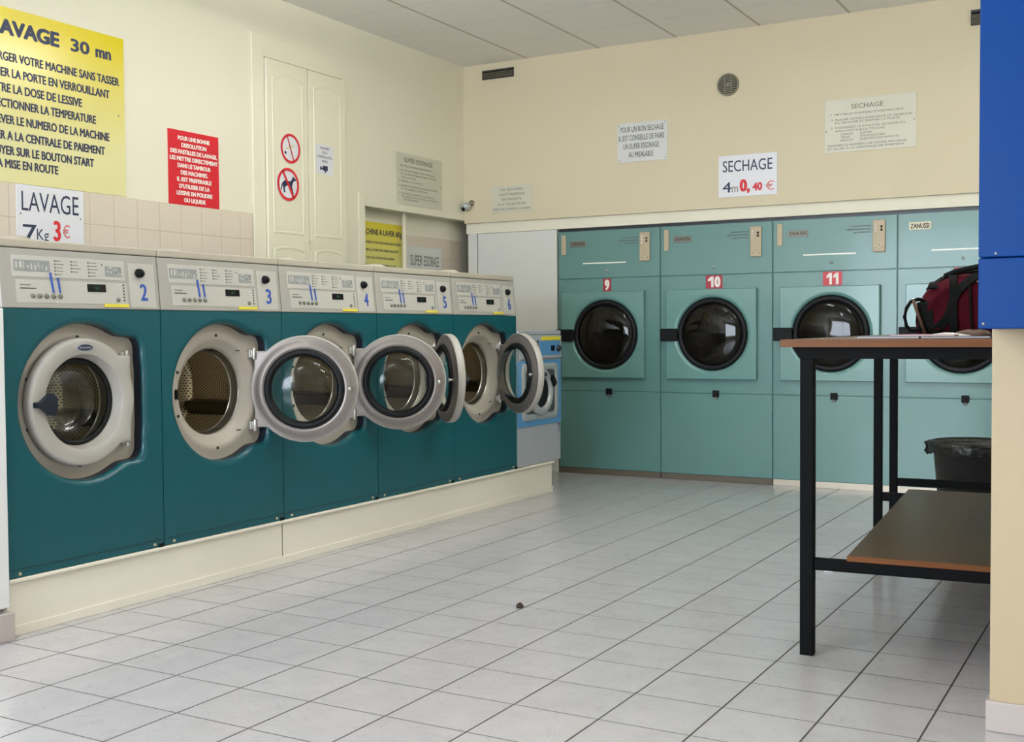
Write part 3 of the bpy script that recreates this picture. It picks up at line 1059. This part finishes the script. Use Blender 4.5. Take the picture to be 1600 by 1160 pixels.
# prohibition stickers on the cupboard
def ban(label, cy, cz, r_, kind):
    o = MB()
    o.disc(0, 0, r_, -.003, 0, 0, 48)
    root = o.build('prohibition_sign', MT['sign_lav'])
    root.location = (XL + .0315, cy, cz)
    root.rotation_euler = (0, 0, R(90))
    tag(root, label, 'sign')
    q = MB()
    if kind == 'smoke':
        q.prism_y([(-.05, -.012), (.04, .018), (.037, .028), (-.053, -.002)], -.0042, -.0034, 0)
        q.disc(-.045, -.028, .009, -.0042, -.0034, 1, 16)
    else:
        # dog seen from the side, looking right
        q.prism_y([(-.046, .012), (-.030, .022), (.020, .020), (.036, .034), (.040, .052), (.052, .046), (.070, .036), (.066, .026), (.050, .024),
                   (.040, .006), (.034, -.010), (.044, -.040), (.050, -.052), (.038, -.052), (.026, -.030), (.018, -.008), (-.016, -.008), (-.030, -.022),
                   (-.026, -.050), (-.038, -.050), (-.044, -.024), (-.048, -.006), (-.062, -.040), (-.068, -.036), (-.056, 0)], -.0042, -.0034, 1)
    q.build('picture', [MT['cream_badge'], MT['navy_ink']], root)
    q = MB()
    q.rings([[(rr * math.cos(2 * PI * k / 48), -.005, rr * math.sin(2 * PI * k / 48)) for k in range(48)] for rr in (r_, r_ * .82)], 0, False)
    a = R(112 if kind == 'smoke' else 122)
    c_, s_ = math.cos(a), math.sin(a)
    hw = r_ * (.05 if kind == 'smoke' else .08)
    q.add([(c_ * r_ * .9 - s_ * hw, -.005, s_ * r_ * .9 + c_ * hw), (c_ * r_ * .9 + s_ * hw, -.005, s_ * r_ * .9 - c_ * hw),
           (-c_ * r_ * .9 + s_ * hw, -.005, -s_ * r_ * .9 - c_ * hw), (-c_ * r_ * .9 - s_ * hw, -.005, -s_ * r_ * .9 + c_ * hw)], [(0, 1, 2, 3)])
    q.build('red_ring', MT['red_ink'], root)


# ------------------------------------------------------------------ cupboard in the left wall
cb = empty('wall_cupboard', 'tall cream two-door cupboard set in the left wall behind the machines', 'cupboard', (XL, 5.06, 0), R(90))
MB().box(0, .10, -.014, -.0005, 0, 2.76).box(.84, .98, -.006, -.0005, 1.2, 2.74).box(.10, .84, -.012, -.0005, 2.635, 2.76).build('frame', MT['wall'], cb, bevel=.003)
MB().box(.10, .845, -.004, -.0008, 0, 2.635).build('back_groove', MT['seam_paint'], cb)


def leaf(x0, x1, hx):
    d = MB().box(x0, x1, -.028, -.004, .9, 2.628).build('door', MT['gloss_cream'], cb, bevel=.003)
    for z0, z1, arch in ((1.615, 2.56, .03), (1.0, 1.545, .018)):
        pts = [(x0 + .045, z0), (x1 - .045, z0)]
        for k in range(9):
            t = k / 8
            pts.append((x1 - .045 - (x1 - x0 - .09) * t, z1 - arch + arch * 4 * t * (1 - t)))
        cxm, czm = (x0 + x1) / 2, (z0 + z1) / 2
        sh = lambda g, y: [(x + (g if x < cxm else -g) * (abs(x - cxm) > .01), y, z + (g if z < czm else -g)) for x, z in pts]
        q = MB()
        q.rings([sh(0, -.0285), sh(.004, -.0315), sh(.012, -.0315), sh(.018, -.029)], 0, False)
        q.rings([sh(.018, -.029), sh(.024, -.0295)], 0, False, False, True)
        q.build('panel_moulding', MT['gloss_cream'], d)
    MB().box(hx - .012, hx + .012, -.036, -.028, 1.575, 1.592).build('catch', MT['gloss_cream'], d, bevel=.002)


leaf(.104, .474, .455)
leaf(.480, .842, .492)
ban('round red-ringed no smoking sign on the cupboard, above the dog one', 5.36, 2.125, .088, 'smoke')
ban('round red-ringed no dogs sign on the cupboard, below the cigarette one', 5.335, 1.91, .098, 'dog')
o, w, h = sign('camera_notice_sticker', 'small white video surveillance sticker with a camera on the right cupboard door', 'sticker', 'L', 5.60, 5.77, 2.01, 2.19, MT['sign_lav'], .001, off=.0305)
t = MB()
for k, (s_, q) in enumerate((('MAGASIN', .09), ('SOUS', .05), ('SURVEILLANCE', .14), ('VIDEO', .06))):
    put_text(t, s_, w / 2 - q / 2, w / 2 + q / 2, h - .028 - k * .027, .015, -.0018, 0, .01)
t.box(w / 2 - .02, w / 2 + .028, -.002, -.001, .022, .052, 1)
t.prism_y([(w / 2 - .02, .036), (w / 2 - .045, .046), (w / 2 - .045, .022), (w / 2 - .02, .030)], -.002, -.001, 1)
t.box(w / 2 - .002, w / 2 + .01, -.002, -.001, .010, .022, 1)
t.build('lettering', [MT['dark_ink'], MT['navy_ink']], o)

# SUPER ESSORAGE instructions
o, w, h = sign('spin_instruction_sign', 'pale sheet headed SUPER ESSORAGE with small numbered lines over the niche', 'sign', 'L', 6.486, 7.06, 1.908, 2.262, MT['sheet_cream'])
LN = [('SUPER ESSORAGE', .10, .45, h - .062, .032, 0, .01)]
ys = [('1  METTRE LE CONTENU D\'UNE MACHINE', .03, .43, .095), ('2  PLACER VOTRE LINGE DANS L\'ESSOREUSE', .03, .48, .127),
      ('EN LE REPARTISSANT BIEN AUTOUR', .055, .50, .150), ('DE LA CUVE', .07, .24, .173), ('3  FERMER LE COUVERCLE', .03, .33, .200),
      ('4  INSERER VOTRE PIECE DANS LE MONNAYEUR', .03, .51, .232), ('ET TOURNER LA POIGNEE', .06, .38, .253),
      ('5  ATTENDRE ENVIRON 3 A 4 MINUTES', .03, .47, .285), ('SON ARRET AVANT D\'OUVRIR LE COUVERCLE', .06, .52, .306), ('DE SECURITE', .09, .27, .325)]
for s_, a, c, d in ys:
    LN.append((s_, a, c, h - d, .011, 0, .01))
lettering(o, LN, [MT['mid_ink']])
screws(o, [(w - .015, .16)])

# signs in the niche
o, w, h = sign('yellow_notice_sign', 'small yellow sign MACHINE A LAVER 6Kg inside the niche', 'sign', 'N', 6.19, 6.725, 1.33, 1.775,
               gradient_mat('yellow_print_small', 'DCCB22', 'DCD98C', .46, .3))
LN = [('MACHINE A LAVER 6Kg', .03, w - .02, h - .085, .038, 0, .025)]
for k, (s_, q) in enumerate((('CHARGER VOTRE MACHINE SANS TASSER', .98), ('FERMER LA PORTE EN VERROUILLANT', .92), ('METTRE LES DOSES DE LESSIVE', .82), ('SELECTIONNER LA TEMPERATURE', .86),
                             ('EN TOURNANT LE BOUTON', .76), ('APPUYER SUR LE BOUTON POUR VALIDER', 1.0))):
    LN.append((s_, .045, .045 + q * (w - .07), h - .145 - k * .052 + (.012 if k == 4 else 0), .016, 0, .02))
lettering(o, LN, [MT['navy_ink']])
o, w, h = sign('spin_sign', 'white sign reading SUPER ESSORAGE in thin capitals inside the niche', 'sign', 'N', 6.735, 7.215, 1.40, 1.640, MT['sign_white'])
lettering(o, [('SUPER', .075, .225, .105, .072, 0, 0), ('ESSORAGE', .250, .445, .105, .072, 0, 0)], [MT['dark_ink']])
pb = MB().tube([(0, 0, 0), (0, 0, 1.857)], .016, 0, 12).build('water_pipe', MT['gloss_cream'], loc=(XL - .055, 6.66, .001))
tag(pb, 'cream vertical pipe between the two signs in the niche', 'pipe')

# back wall signs
o, w, h = sign('dryer_advice_sign', 'white sign starting POUR UN BON SECHAGE on the back wall', 'sign', 'B', -3.331, -2.961, 2.188, 2.457, MT['sign_white'])
lettering(o, [('POUR UN BON SECHAGE', .025, .345, .207, .036, 0, .004), ('IL EST CONSEILLE DE FAIRE', .012, .350, .148, .036, 0, .004),
              ('UN SUPER ESSORAGE', .045, .310, .090, .036, 0, .004), ('AU PREALABLE', .085, .268, .032, .036, 0, .004)], [MT['dark_ink']])
screws(o, [(.015, .255), (.355, .255), (.015, .014), (.355, .014)])
o, w, h = sign('dry_price_sign', 'white price sign reading SECHAGE 4m 0,40€ above dryer 10', 'sign', 'B', -2.598, -2.202, 1.903, 2.175, MT['sign_lav'])
lettering(o, [('SECHAGE', .030, .365, .165, .072, 0, .004), ('4', .028, .088, .030, .068, 0, .012), ('m', .092, .135, .030, .055, 3, 0.0), ('0,', .145, .215, .030, .080, 1, .05),
              ('40', .232, .298, .032, .052, 1, .04), ('€', .320, .378, .030, .055, 2, 0.0)], [MT['navy_ink'], MT['red_ink'], MT['pink_ink'], MT['mid_ink']])
o, w, h = sign('dryer_instruction_sign', 'wide pale sheet headed SECHAGE with small numbered instructions near the blue cabinet', 'sign', 'B', -1.896, -1.338, 2.138, 2.468, MT['sheet_cream'])
LN = [('SECHAGE', .165, .36, h - .065, .028, 0, .01)]
for s_, a, c, d in (('1  METTRE LE CONTENU D\'UNE MACHINE', .04, .48, .100), ('2  PLACER VOTRE LINGE DANS LE TAMBOUR', .04, .53, .133), ('DU SECHOIR ET FERMER LA PORTE', .065, .46, .152),
                    ('3  CHOISISSEZ LE CYCLE DE SECHAGE EN', .04, .49, .183), ('APPUYANT SUR LA TOUCHE', .065, .37, .204), ('CHAUD', .10, .175, .225), ('COTON', .22, .29, .225),
                    ('TIEDE', .10, .155, .244), ('SYNTHETIQUE LAINE', .22, .37, .244), ('DELICAT', .10, .18, .263), ('SOIE NYLON RHOVYL', .22, .46, .263),
                    ('RELEVER LE NUMERO DE VOTRE MACHINE', .02, .50, .293), ('ET ALLER A LA CENTRALE DE PAIEMENT', .02, .49, .313)):
    LN.append((s_, a, c, h - d, .012, 0, .012))
lettering(o, LN, [MT['mid_ink']])
screws(o, [(.012, .135), (.545, .165)])
o, w, h = sign('priority_sign', 'small pale sheet starting LES SECHOIRS near the corner of the back wall', 'sign', 'B', -4.344, -4.012, 1.901, 2.092, MT['sheet_cream'])
LN = []
for k, (s_, q) in enumerate((('LES SECHOIRS', .19), ('SONT RESERVES', .215), ('EN PRIORITE', .16), ('AUX UTILISATEURS', .24), ('DES MACHINES A LAVER', .31))):
    LN.append((s_, w / 2 - q / 2, w / 2 + q / 2, h - .036 - k * .0355, .018, 0, .008))
lettering(o, LN, [MT['mid_ink']])


# ------------------------------------------------------------------ vents, small camera
def louver(label, x0, x1, z0, z1, n):
    r_ = empty('air_vent', label, 'air vent', (x0, YB, z0))
    w, h = x1 - x0, z1 - z0
    MB().box(0, w, -.004, -.0005, 0, h).build('backing', MT['void'], r_)
    MB().box(0, w, -.016, -.004, h - .012, h).box(0, w, -.016, -.004, 0, .006).box(0, .006, -.016, -.004, 0, h).box(w - .006, w, -.016, -.004, 0, h).build('frame', MT['vent'], r_)
    for k in range(n):
        z = .010 + k * (h * .62) / n
        MB().prism_x([(-.015, z), (-.005, z + .006), (-.005, z + .008), (-.015, z + .002)], .005, w - .005).build('slat', MT['vent_light'], r_)


louver('dark rectangular louvred vent under the ceiling near the left corner', -4.415, -4.155, 2.883, 2.948, 4)
louver('dark louvred vent at the top of the back wall beside the blue cabinet', -1.03, -.78, 2.823, 2.912, 6)
r_ = empty('round_air_vent', 'round metal grille on the back wall above the price sign', 'air vent', (-2.531, YB, 2.641))
MB().disc(0, 0, .073, -.005, -.0005, 0, 36).build('backing', MT['void'], r_)
q = MB().lathe_y([(.074, -.001), (.074, -.014), (.066, -.014), (.066, -.005)], 0, 0, 40)
for k in range(-5, 6):
    z = k * .012
    hw = math.sqrt(max(.067 ** 2 - z * z, 0))
    q.box(-hw, hw, -.011, -.006, z - .003, z + .003)
for x in (-.022, .022):
    q.box(x - .002, x + .002, -.012, -.006, -.06, .06)
q.disc(0, 0, .012, -.014, -.006, 0, 16)
q.build('grille', MT['vent_light'], r_)
r_ = empty('surveillance_camera', 'tiny silver camera on a bracket in the corner above the header', 'camera', (-4.52, YB, 1.965))
MB().lathe_y([(.022, -.0005), (.022, -.008), (.008, -.012), (.008, -.04)], 0, .02, 18, 0, False, True).build('bracket', MT['steel'], r_)
MB().lathe_y([(.024, -.03), (.030, -.05), (.028, -.08), (.016, -.09)], 0, .005, 20, 0, True, True).build('housing', MT['m7_silver'], r_, rot=(R(12), 0, R(-20)))
MB().lathe_y([(.016, -.088), (.014, -.096), (.0001, -.098)], 0, .0, 18).build('lens', MT['black'], r_, rot=(R(20), 0, R(-20)))

# ------------------------------------------------------------------ blue payment cabinet
r_ = empty('payment_cabinet', 'tall cobalt blue metal cabinet fixed to the front of the cream pillar', 'cabinet', (-.386, 2.9, 1.026))
MB().box(0, .80, 0, .229, .1675, 1.60).build('housing', MT['blue_box'], r_, bevel=.003)
MB().box(0, .80, 0, .229, 0, .1655).build('lower_door', MT['blue_box'], r_, bevel=.003)
MB().lathe_y([(.0001, -.003), (.003, -.002), (.0035, 0)], .038, .176, 12).build('rivet', MT['chrome'], r_)
MB().lathe_y([(.0001, -.004), (.003, -.003), (.004, 0)], .012, .012, 12).build('rivet', MT['chrome'], r_)

# ------------------------------------------------------------------ long table
T = empty('folding_table', 'long brown-topped folding table on a black steel frame with a lower shelf', 'table', (-.977, 3.60, 0), R(4.3))
top = MB().box(-.075, 1.28, -.045, 2.26, .972, .996).build('tabletop', MT['wood_top'], T, bevel=.002)
e = MB().box(-.077, 1.28, -.0475, -.0455, .972, .9955).box(-.0775, -.0755, -.0455, 2.26, .972, .9955)
e.build('edge_band', MT['wood_edge'], top)
for j, y in enumerate((0, 1.585, 2.115)):
    hw = .021 if j == 0 else .018
    for x in (0, 1.2):
        MB().box(x - hw, x + hw, y - hw, y + hw, 0, .936).build('leg', MT['frame_black'], T, bevel=.003)
    MB().box(hw + .001, 1.2 - hw - .001, y - .015, y + .015, .272, .308).build('stretcher', MT['frame_black'], T, bevel=.002)
MB().prism_y([(-.045, .971), (1.24, .971), (1.24, .936), (-.022, .936)], -.022, .022).build('apron', MT['frame_black'], T)
for y in (1.585, 2.115):
    MB().box(-.022, 1.24, y - .02, y + .02, .9365, .971).build('apron', MT['frame_black'], T)
MB().box(-.02, .02, .03, 1.56, .9365, .971).build('apron', MT['frame_black'], T)
MB().box(-.02, .02, 1.61, 2.09, .9365, .971).build('apron', MT['frame_black'], T)
sh = MB().box(.125, 1.15, -.018, 1.60, .3085, .326).build('shelf', MT['shelf_top'], T, bevel=.002)
MB().box(.1235, 1.15, -.0205, -.0185, .3085, .3255).build('edge_band', MT['wood_edge'], sh)


# ------------------------------------------------------------------ things on the table
ZT = .997


def magazine(x, y, rz, w, d, h, z, cover, label):
    r_ = empty('magazine', label, 'magazine', (x, y, z), rz)
    MB().box(.002, w - .002, .002, d - .002, .001, h - .001).build('pages', MT['paper'], r_)
    MB().box(0, w, 0, d, h - .001, h).box(0, w, 0, d, 0, .001).build('cover', cover, r_)
    return r_


magazine(-.86, 3.74, R(3), .19, .27, .006, ZT, MT['paper_blue'], 'slate magazine lying flat on the table, leftmost of the three')
magazine(-.77, 3.80, R(-5), .20, .28, .005, ZT + .0065, MT['paper_pink'], 'pinkish magazine on top of the pile at the front of the table')
magazine(-.66, 3.72, R(12), .20, .27, .006, ZT, MT['paper_blue'], 'slate magazine half under the pink one, nearest the bag')
# crumpled tissue
b = MB()
rr = random.Random(3)
ring_ = []
for k, (q, z) in enumerate(((.035, 0), (.04, .006), (.03, .012), (.012, .016))):
    ring_.append([(q * rr.uniform(.7, 1.3) * 1.5 * math.cos(2 * PI * i / 14), q * rr.uniform(.7, 1.3) * math.sin(2 * PI * i / 14), z + rr.uniform(-.002, .002) * (k > 0)) for i in range(14)])
b.rings(ring_, 0, False, True, True)
tis = b.build('tissue', MT['paper'], loc=(-.60, 3.86, ZT))
tag(tis, 'crumpled pale tissue between the magazines and the bag', 'tissue')
b = MB()
b.rings([[(q * math.cos(2 * PI * i / 16) * 1.6, q * math.sin(2 * PI * i / 16), z + .003 * math.sin(i * 1.9) * (z > 0)) for i in range(16)] for q, z in ((.03, 0), (.036, .008), (.03, .018), (.014, .024))], 0, True, True, True)
gl = b.build('purse', MT['leather'], loc=(-.53, 3.88, ZT + .0005))
tag(gl, 'small brown leather purse in front of the burgundy bag', 'purse')
bx = empty('paper_stack', 'stack of white sheets on the table beside the pillar', 'papers', (-.455, 3.72, ZT), R(3))
MB().box(0, .20, 0, .25, 0, .045).build('sheets', MT['sign_white'], bx, bevel=.002)
bq = MB()
for k in range(4):
    bq.box(-.0006, .2006, -.0006, .2506, .008 + k * .010, .0095 + k * .010)
bq.build('sheet_edges', MT['mid_ink'], bx)

# burgundy sports bag
BG = empty('sports_bag', 'burgundy nylon sports bag with black straps, standing on the table', 'bag', (-.80, 4.20, ZT + .001), R(2))
prof = [(.024, .05, .08), (.032, .110, .15), (.050, .150, .20), (.080, .178, .225), (.110, .200, .24), (.150, .216, .25), (.215, .226, .25), (.29, .236, .25), (.38, .240, .25), (.46, .232, .24), (.52, .20, .23), (.545, .13, .17), (.555, .06, .10)]


def sect(x, h, d, rnd, n=40):
    pts = []
    for k in range(n):
        a = 2 * PI * k / n
        c_, s_ = math.cos(a), math.sin(a)
        ex = .55
        yy = math.copysign(abs(c_) ** ex, c_) * d / 2
        zz = math.copysign(abs(s_) ** ex, s_) * h / 2 + h / 2
        wv = .008 * math.sin(7 * a + x * 40) + .009 * math.sin(3 * a - x * 63) + rnd.uniform(-.002, .002)
        pts.append((x + (.004 * math.sin(5 * a)), .14 + yy + wv * (abs(c_) > .1), max(0.0, zz + (wv if zz > .03 else 0))))
    return pts


rnd = random.Random(11)
b = MB()
b.rings([sect(x, h, d, rnd) for x, h, d in prof], 0, True, True, True)
body = b.build('body', MT['burgundy'], BG)
sd = body.modifiers.new('sub', 'SUBSURF'); sd.levels = 1; sd.render_levels = 2


def ribbon(name, pts, w, th=.004, mt='strap', parent=BG, n_=None):
    """webbing strap lying on the camera side of the bag; pts are x, y, z"""
    b = MB()
    P_ = [Vector(p) for p in pts]
    rr = []
    for i, p in enumerate(P_):
        d = (P_[min(i + 1, len(P_) - 1)] - P_[max(i - 1, 0)]).normalized()
        nn = Vector((0, -1, 0)) if abs(d.y) < .8 else Vector((0, 0, 1))
        s_ = d.cross(nn).normalized() * w / 2
        nn = s_.cross(d).normalized() * th
        rr.append([p + s_, p - s_, p - s_ + nn, p + s_ + nn])
    b.rings(rr, 0, False, True, True)
    o = b.build(name, MT[mt], parent)
    m = o.modifiers.new('sub', 'SUBSURF'); m.levels = 1; m.render_levels = 2
    return o


def surf(x, deg, off):
    """point on the skin of the bag at length x, angle deg around it (90 top, 180 camera side)"""
    for (xa, ha, da), (xb, hb, db) in zip(prof, prof[1:]):
        if xa <= x <= xb:
            t = (x - xa) / (xb - xa)
            h, d = ha + (hb - ha) * t, da + (db - da) * t
    a = R(deg)
    c_, s_ = math.cos(a), math.sin(a)
    h, d = h + 2 * off, d + 2 * off
    return Vector((x, .14 + math.copysign(abs(c_) ** .55, c_) * d / 2, max(.002, math.copysign(abs(s_) ** .55, s_) * h / 2 + h / 2 - off)))


def band(name, pts, w, mt='strap', off=.006):
    """webbing that follows the skin; pts are (x, angle)"""
    fine = []
    for (xa, aa), (xb, ab) in zip(pts, pts[1:]):
        for k in range(5):
            fine.append((xa + (xb - xa) * k / 5, aa + (ab - aa) * k / 5))
    fine.append(pts[-1])
    b = MB()
    rr = []
    for i in range(len(fine)):
        p = surf(*fine[i], off)
        d = (surf(*fine[min(i + 1, len(fine) - 1)], off) - surf(*fine[max(i - 1, 0)], off)).normalized()
        n_ = (surf(*fine[i], off + .01) - p).normalized()
        s_ = d.cross(n_).normalized() * w / 2
        rr.append([Vector((q.x, q.y, max(q.z, .0012))) for q in (p + s_ - n_ * .006, p - s_ - n_ * .006, p - s_ + n_ * .002, p + s_ + n_ * .002)])
    b.rings(rr, 0, False, True, True)
    return b.build(name, MT[mt], BG, bevel=.001)


band('strap', [(.275, 118), (.23, 140), (.18, 165), (.13, 195), (.09, 218), (.070, 236)], .030)
band('strap', [(.150, 80), (.152, 120), (.158, 150), (.160, 200), (.158, 250)], .026)
band('strap', [(.095, 80), (.092, 110), (.090, 140)], .038)
band('pocket', [(.062, 165), (.070, 200), (.078, 235), (.080, 262)], .052, off=.009)
band('ridge_strap', [(.060, 100), (.12, 98), (.20, 98), (.32, 98), (.42, 98)], .034)
band('piping', [(.205, 140), (.215, 180), (.222, 225), (.225, 262)], .008, off=.007)
b = MB().tube([(.125, .07, .212), (.16, .055, .226), (.22, .045, .238), (.30, .05, .252), (.38, .07, .256), (.46, .09, .236)], .010, 0, 10)
b.build('top_handle', MT['strap'], BG)
b = MB().tube([(.060, .05, .128), (.040, .03, .132), (.018, .02, .124), (.004, .015, .100), (-.002, .012, .070), (.004, .012, .040), (.018, .014, .022), (.038, .02, .022), (.058, .04, .036)], .0065, 0, 10)
b.build('side_loop', MT['strap'], BG)
b = MB().tube([(.028, .006, .128), (.046, .004, .075), (.068, .004, .012)], .006, 0, 8)
b.build('side_trim', MT['leather'], BG)
b = MB().tube([(.262, -.004, .184), (.285, -.008, .196), (.305, -.008, .206), (.30, -.006, .222), (.318, -.006, .214)], .0035, 0, 8)
b.tube([(.285, -.010, .196), (.300, -.012, .184), (.306, -.010, .174)], .004, 0, 8)
b.tube([(.236, -.006, .188), (.262, -.006, .190)], .0025, 0, 8)
b.build('metal_clip', MT['chrome'], BG)
pp = MB()
pp.prism_x([(.03, 1.127), (.16, 1.131), (.16, 1.137), (.03, 1.133)], -.782, -.725)
np_ = pp.build('folded_paper', MT['sign_lav'], BG, loc=(0, 0, 0))
np_.location = (.80, .02, -ZT)

# ------------------------------------------------------------------ waste bin
BN = empty('waste_bin', 'black round plastic waste bin with a crumpled liner behind the table', 'bin', (-.845, 6.30, 0.0))
MB().lathe_z([(.0001, .001), (.165, .001), (.170, .01), (.205, .40), (.212, .405), (.212, .43), (.204, .43), (.198, .40), (.165, .02)], 0, 0, 44).build('tub', MT['bin'], BN)
b = MB()
rr = random.Random(4)
prof_l = [(.190, .24), (.197, .36), (.202, .425), (.214, .447), (.226, .440), (.229, .415), (.224, .385)]
jit = [rr.uniform(-1, 1) for _ in range(60)]
rings_ = []
for q, (rad, z) in enumerate(prof_l):
    rings_.append([((rad + (.004 * jit[i] + .003 * math.sin(i * 1.7)) * (q > 2)) * math.cos(2 * PI * i / 60), (rad + .004 * jit[(i * 7) % 60] * (q > 2)) * math.sin(2 * PI * i / 60),
                    z + .008 * jit[(i * 3 + q) % 60] * (q > 3)) for i in range(60)])
b.rings(rings_, 0, True)
b.build('liner', MT['liner'], BN)
MB().tube([(-.215, -.01, .432), (-.238, -.014, .425), (-.236, -.012, .395), (-.222, -.01, .378)], .018, 0, 10).build('handle_grip', MT['bin'], BN)

# ------------------------------------------------------------------ litter on the floor
b = MB()
rr = random.Random(9)
for k in range(5):
    a = rr.uniform(0, 6.28); q = rr.uniform(.004, .016)
    cx, cy = q * math.cos(a), q * math.sin(a) * .6
    b.rings([[(cx + s_ * math.cos(2 * PI * i / 7) * rr.uniform(.6, 1.3), cy + s_ * math.sin(2 * PI * i / 7), z + rr.uniform(0, .004)) for i in range(7)] for s_, z in ((.010, .0005), (.012, .006), (.005, .014))], 0, False, True, True)
lf = b.build('dry_leaf', MT['leaf'], loc=(-2.075, 3.70, .0005))
tag(lf, 'small dark crumpled dry leaf lying in the middle of the tiled floor', 'leaf')
b = MB().prism_x([(0, .0005), (.03, .0005), (.028, .004), (.004, .006)], 0, .035)
sc = b.build('paper_scrap', MT['sign_lav'], loc=(-1.25, 4.86, 0.0004))
tag(sc, 'tiny white scrap of paper on the floor beside the table leg', 'paper')


# ------------------------------------------------------------------ fluorescent ceiling lamps (above the frame)
def lamp(x, y, along_y, label):
    r_ = empty('fluorescent_lamp', label, 'ceiling lamp', (x, y, ZC), R(90) if along_y else 0, 'fluorescent ceiling lamps')
    MB().box(-.62, .62, -.035, .035, -.16, -.125).build('housing', MT['fixture'], r_, bevel=.004)
    for s_ in (-.055, .055):
        MB().tube([(-.59, s_, -.175), (.59, s_, -.175)], .014, 0, 12).build('tube', MT['tube'], r_)
    q = MB()
    for e_ in (-.60, .60):
        q.box(e_ - .012, e_ + .012, -.075, .075, -.192, -.150)
        q.box(e_ * .8 - .006, e_ * .8 + .006, -.006, .006, -.126, -.001)
    q.build('end_caps', MT['fixture'], r_)


lamp(-2.6, 4.68, True, 'fluorescent ceiling lamp nearest the far corner, over the washing machines')
lamp(-2.3, 1.2, True, 'fluorescent ceiling lamp over the washers nearest the photographer')
lamp(-1.15, 4.35, True, 'fluorescent ceiling lamp over the folding table')
lamp(.7, 5.3, True, 'added fluorescent ceiling lamp behind the pillar, lighting the right back')  # unseen lamp added to brighten the right rear of the room
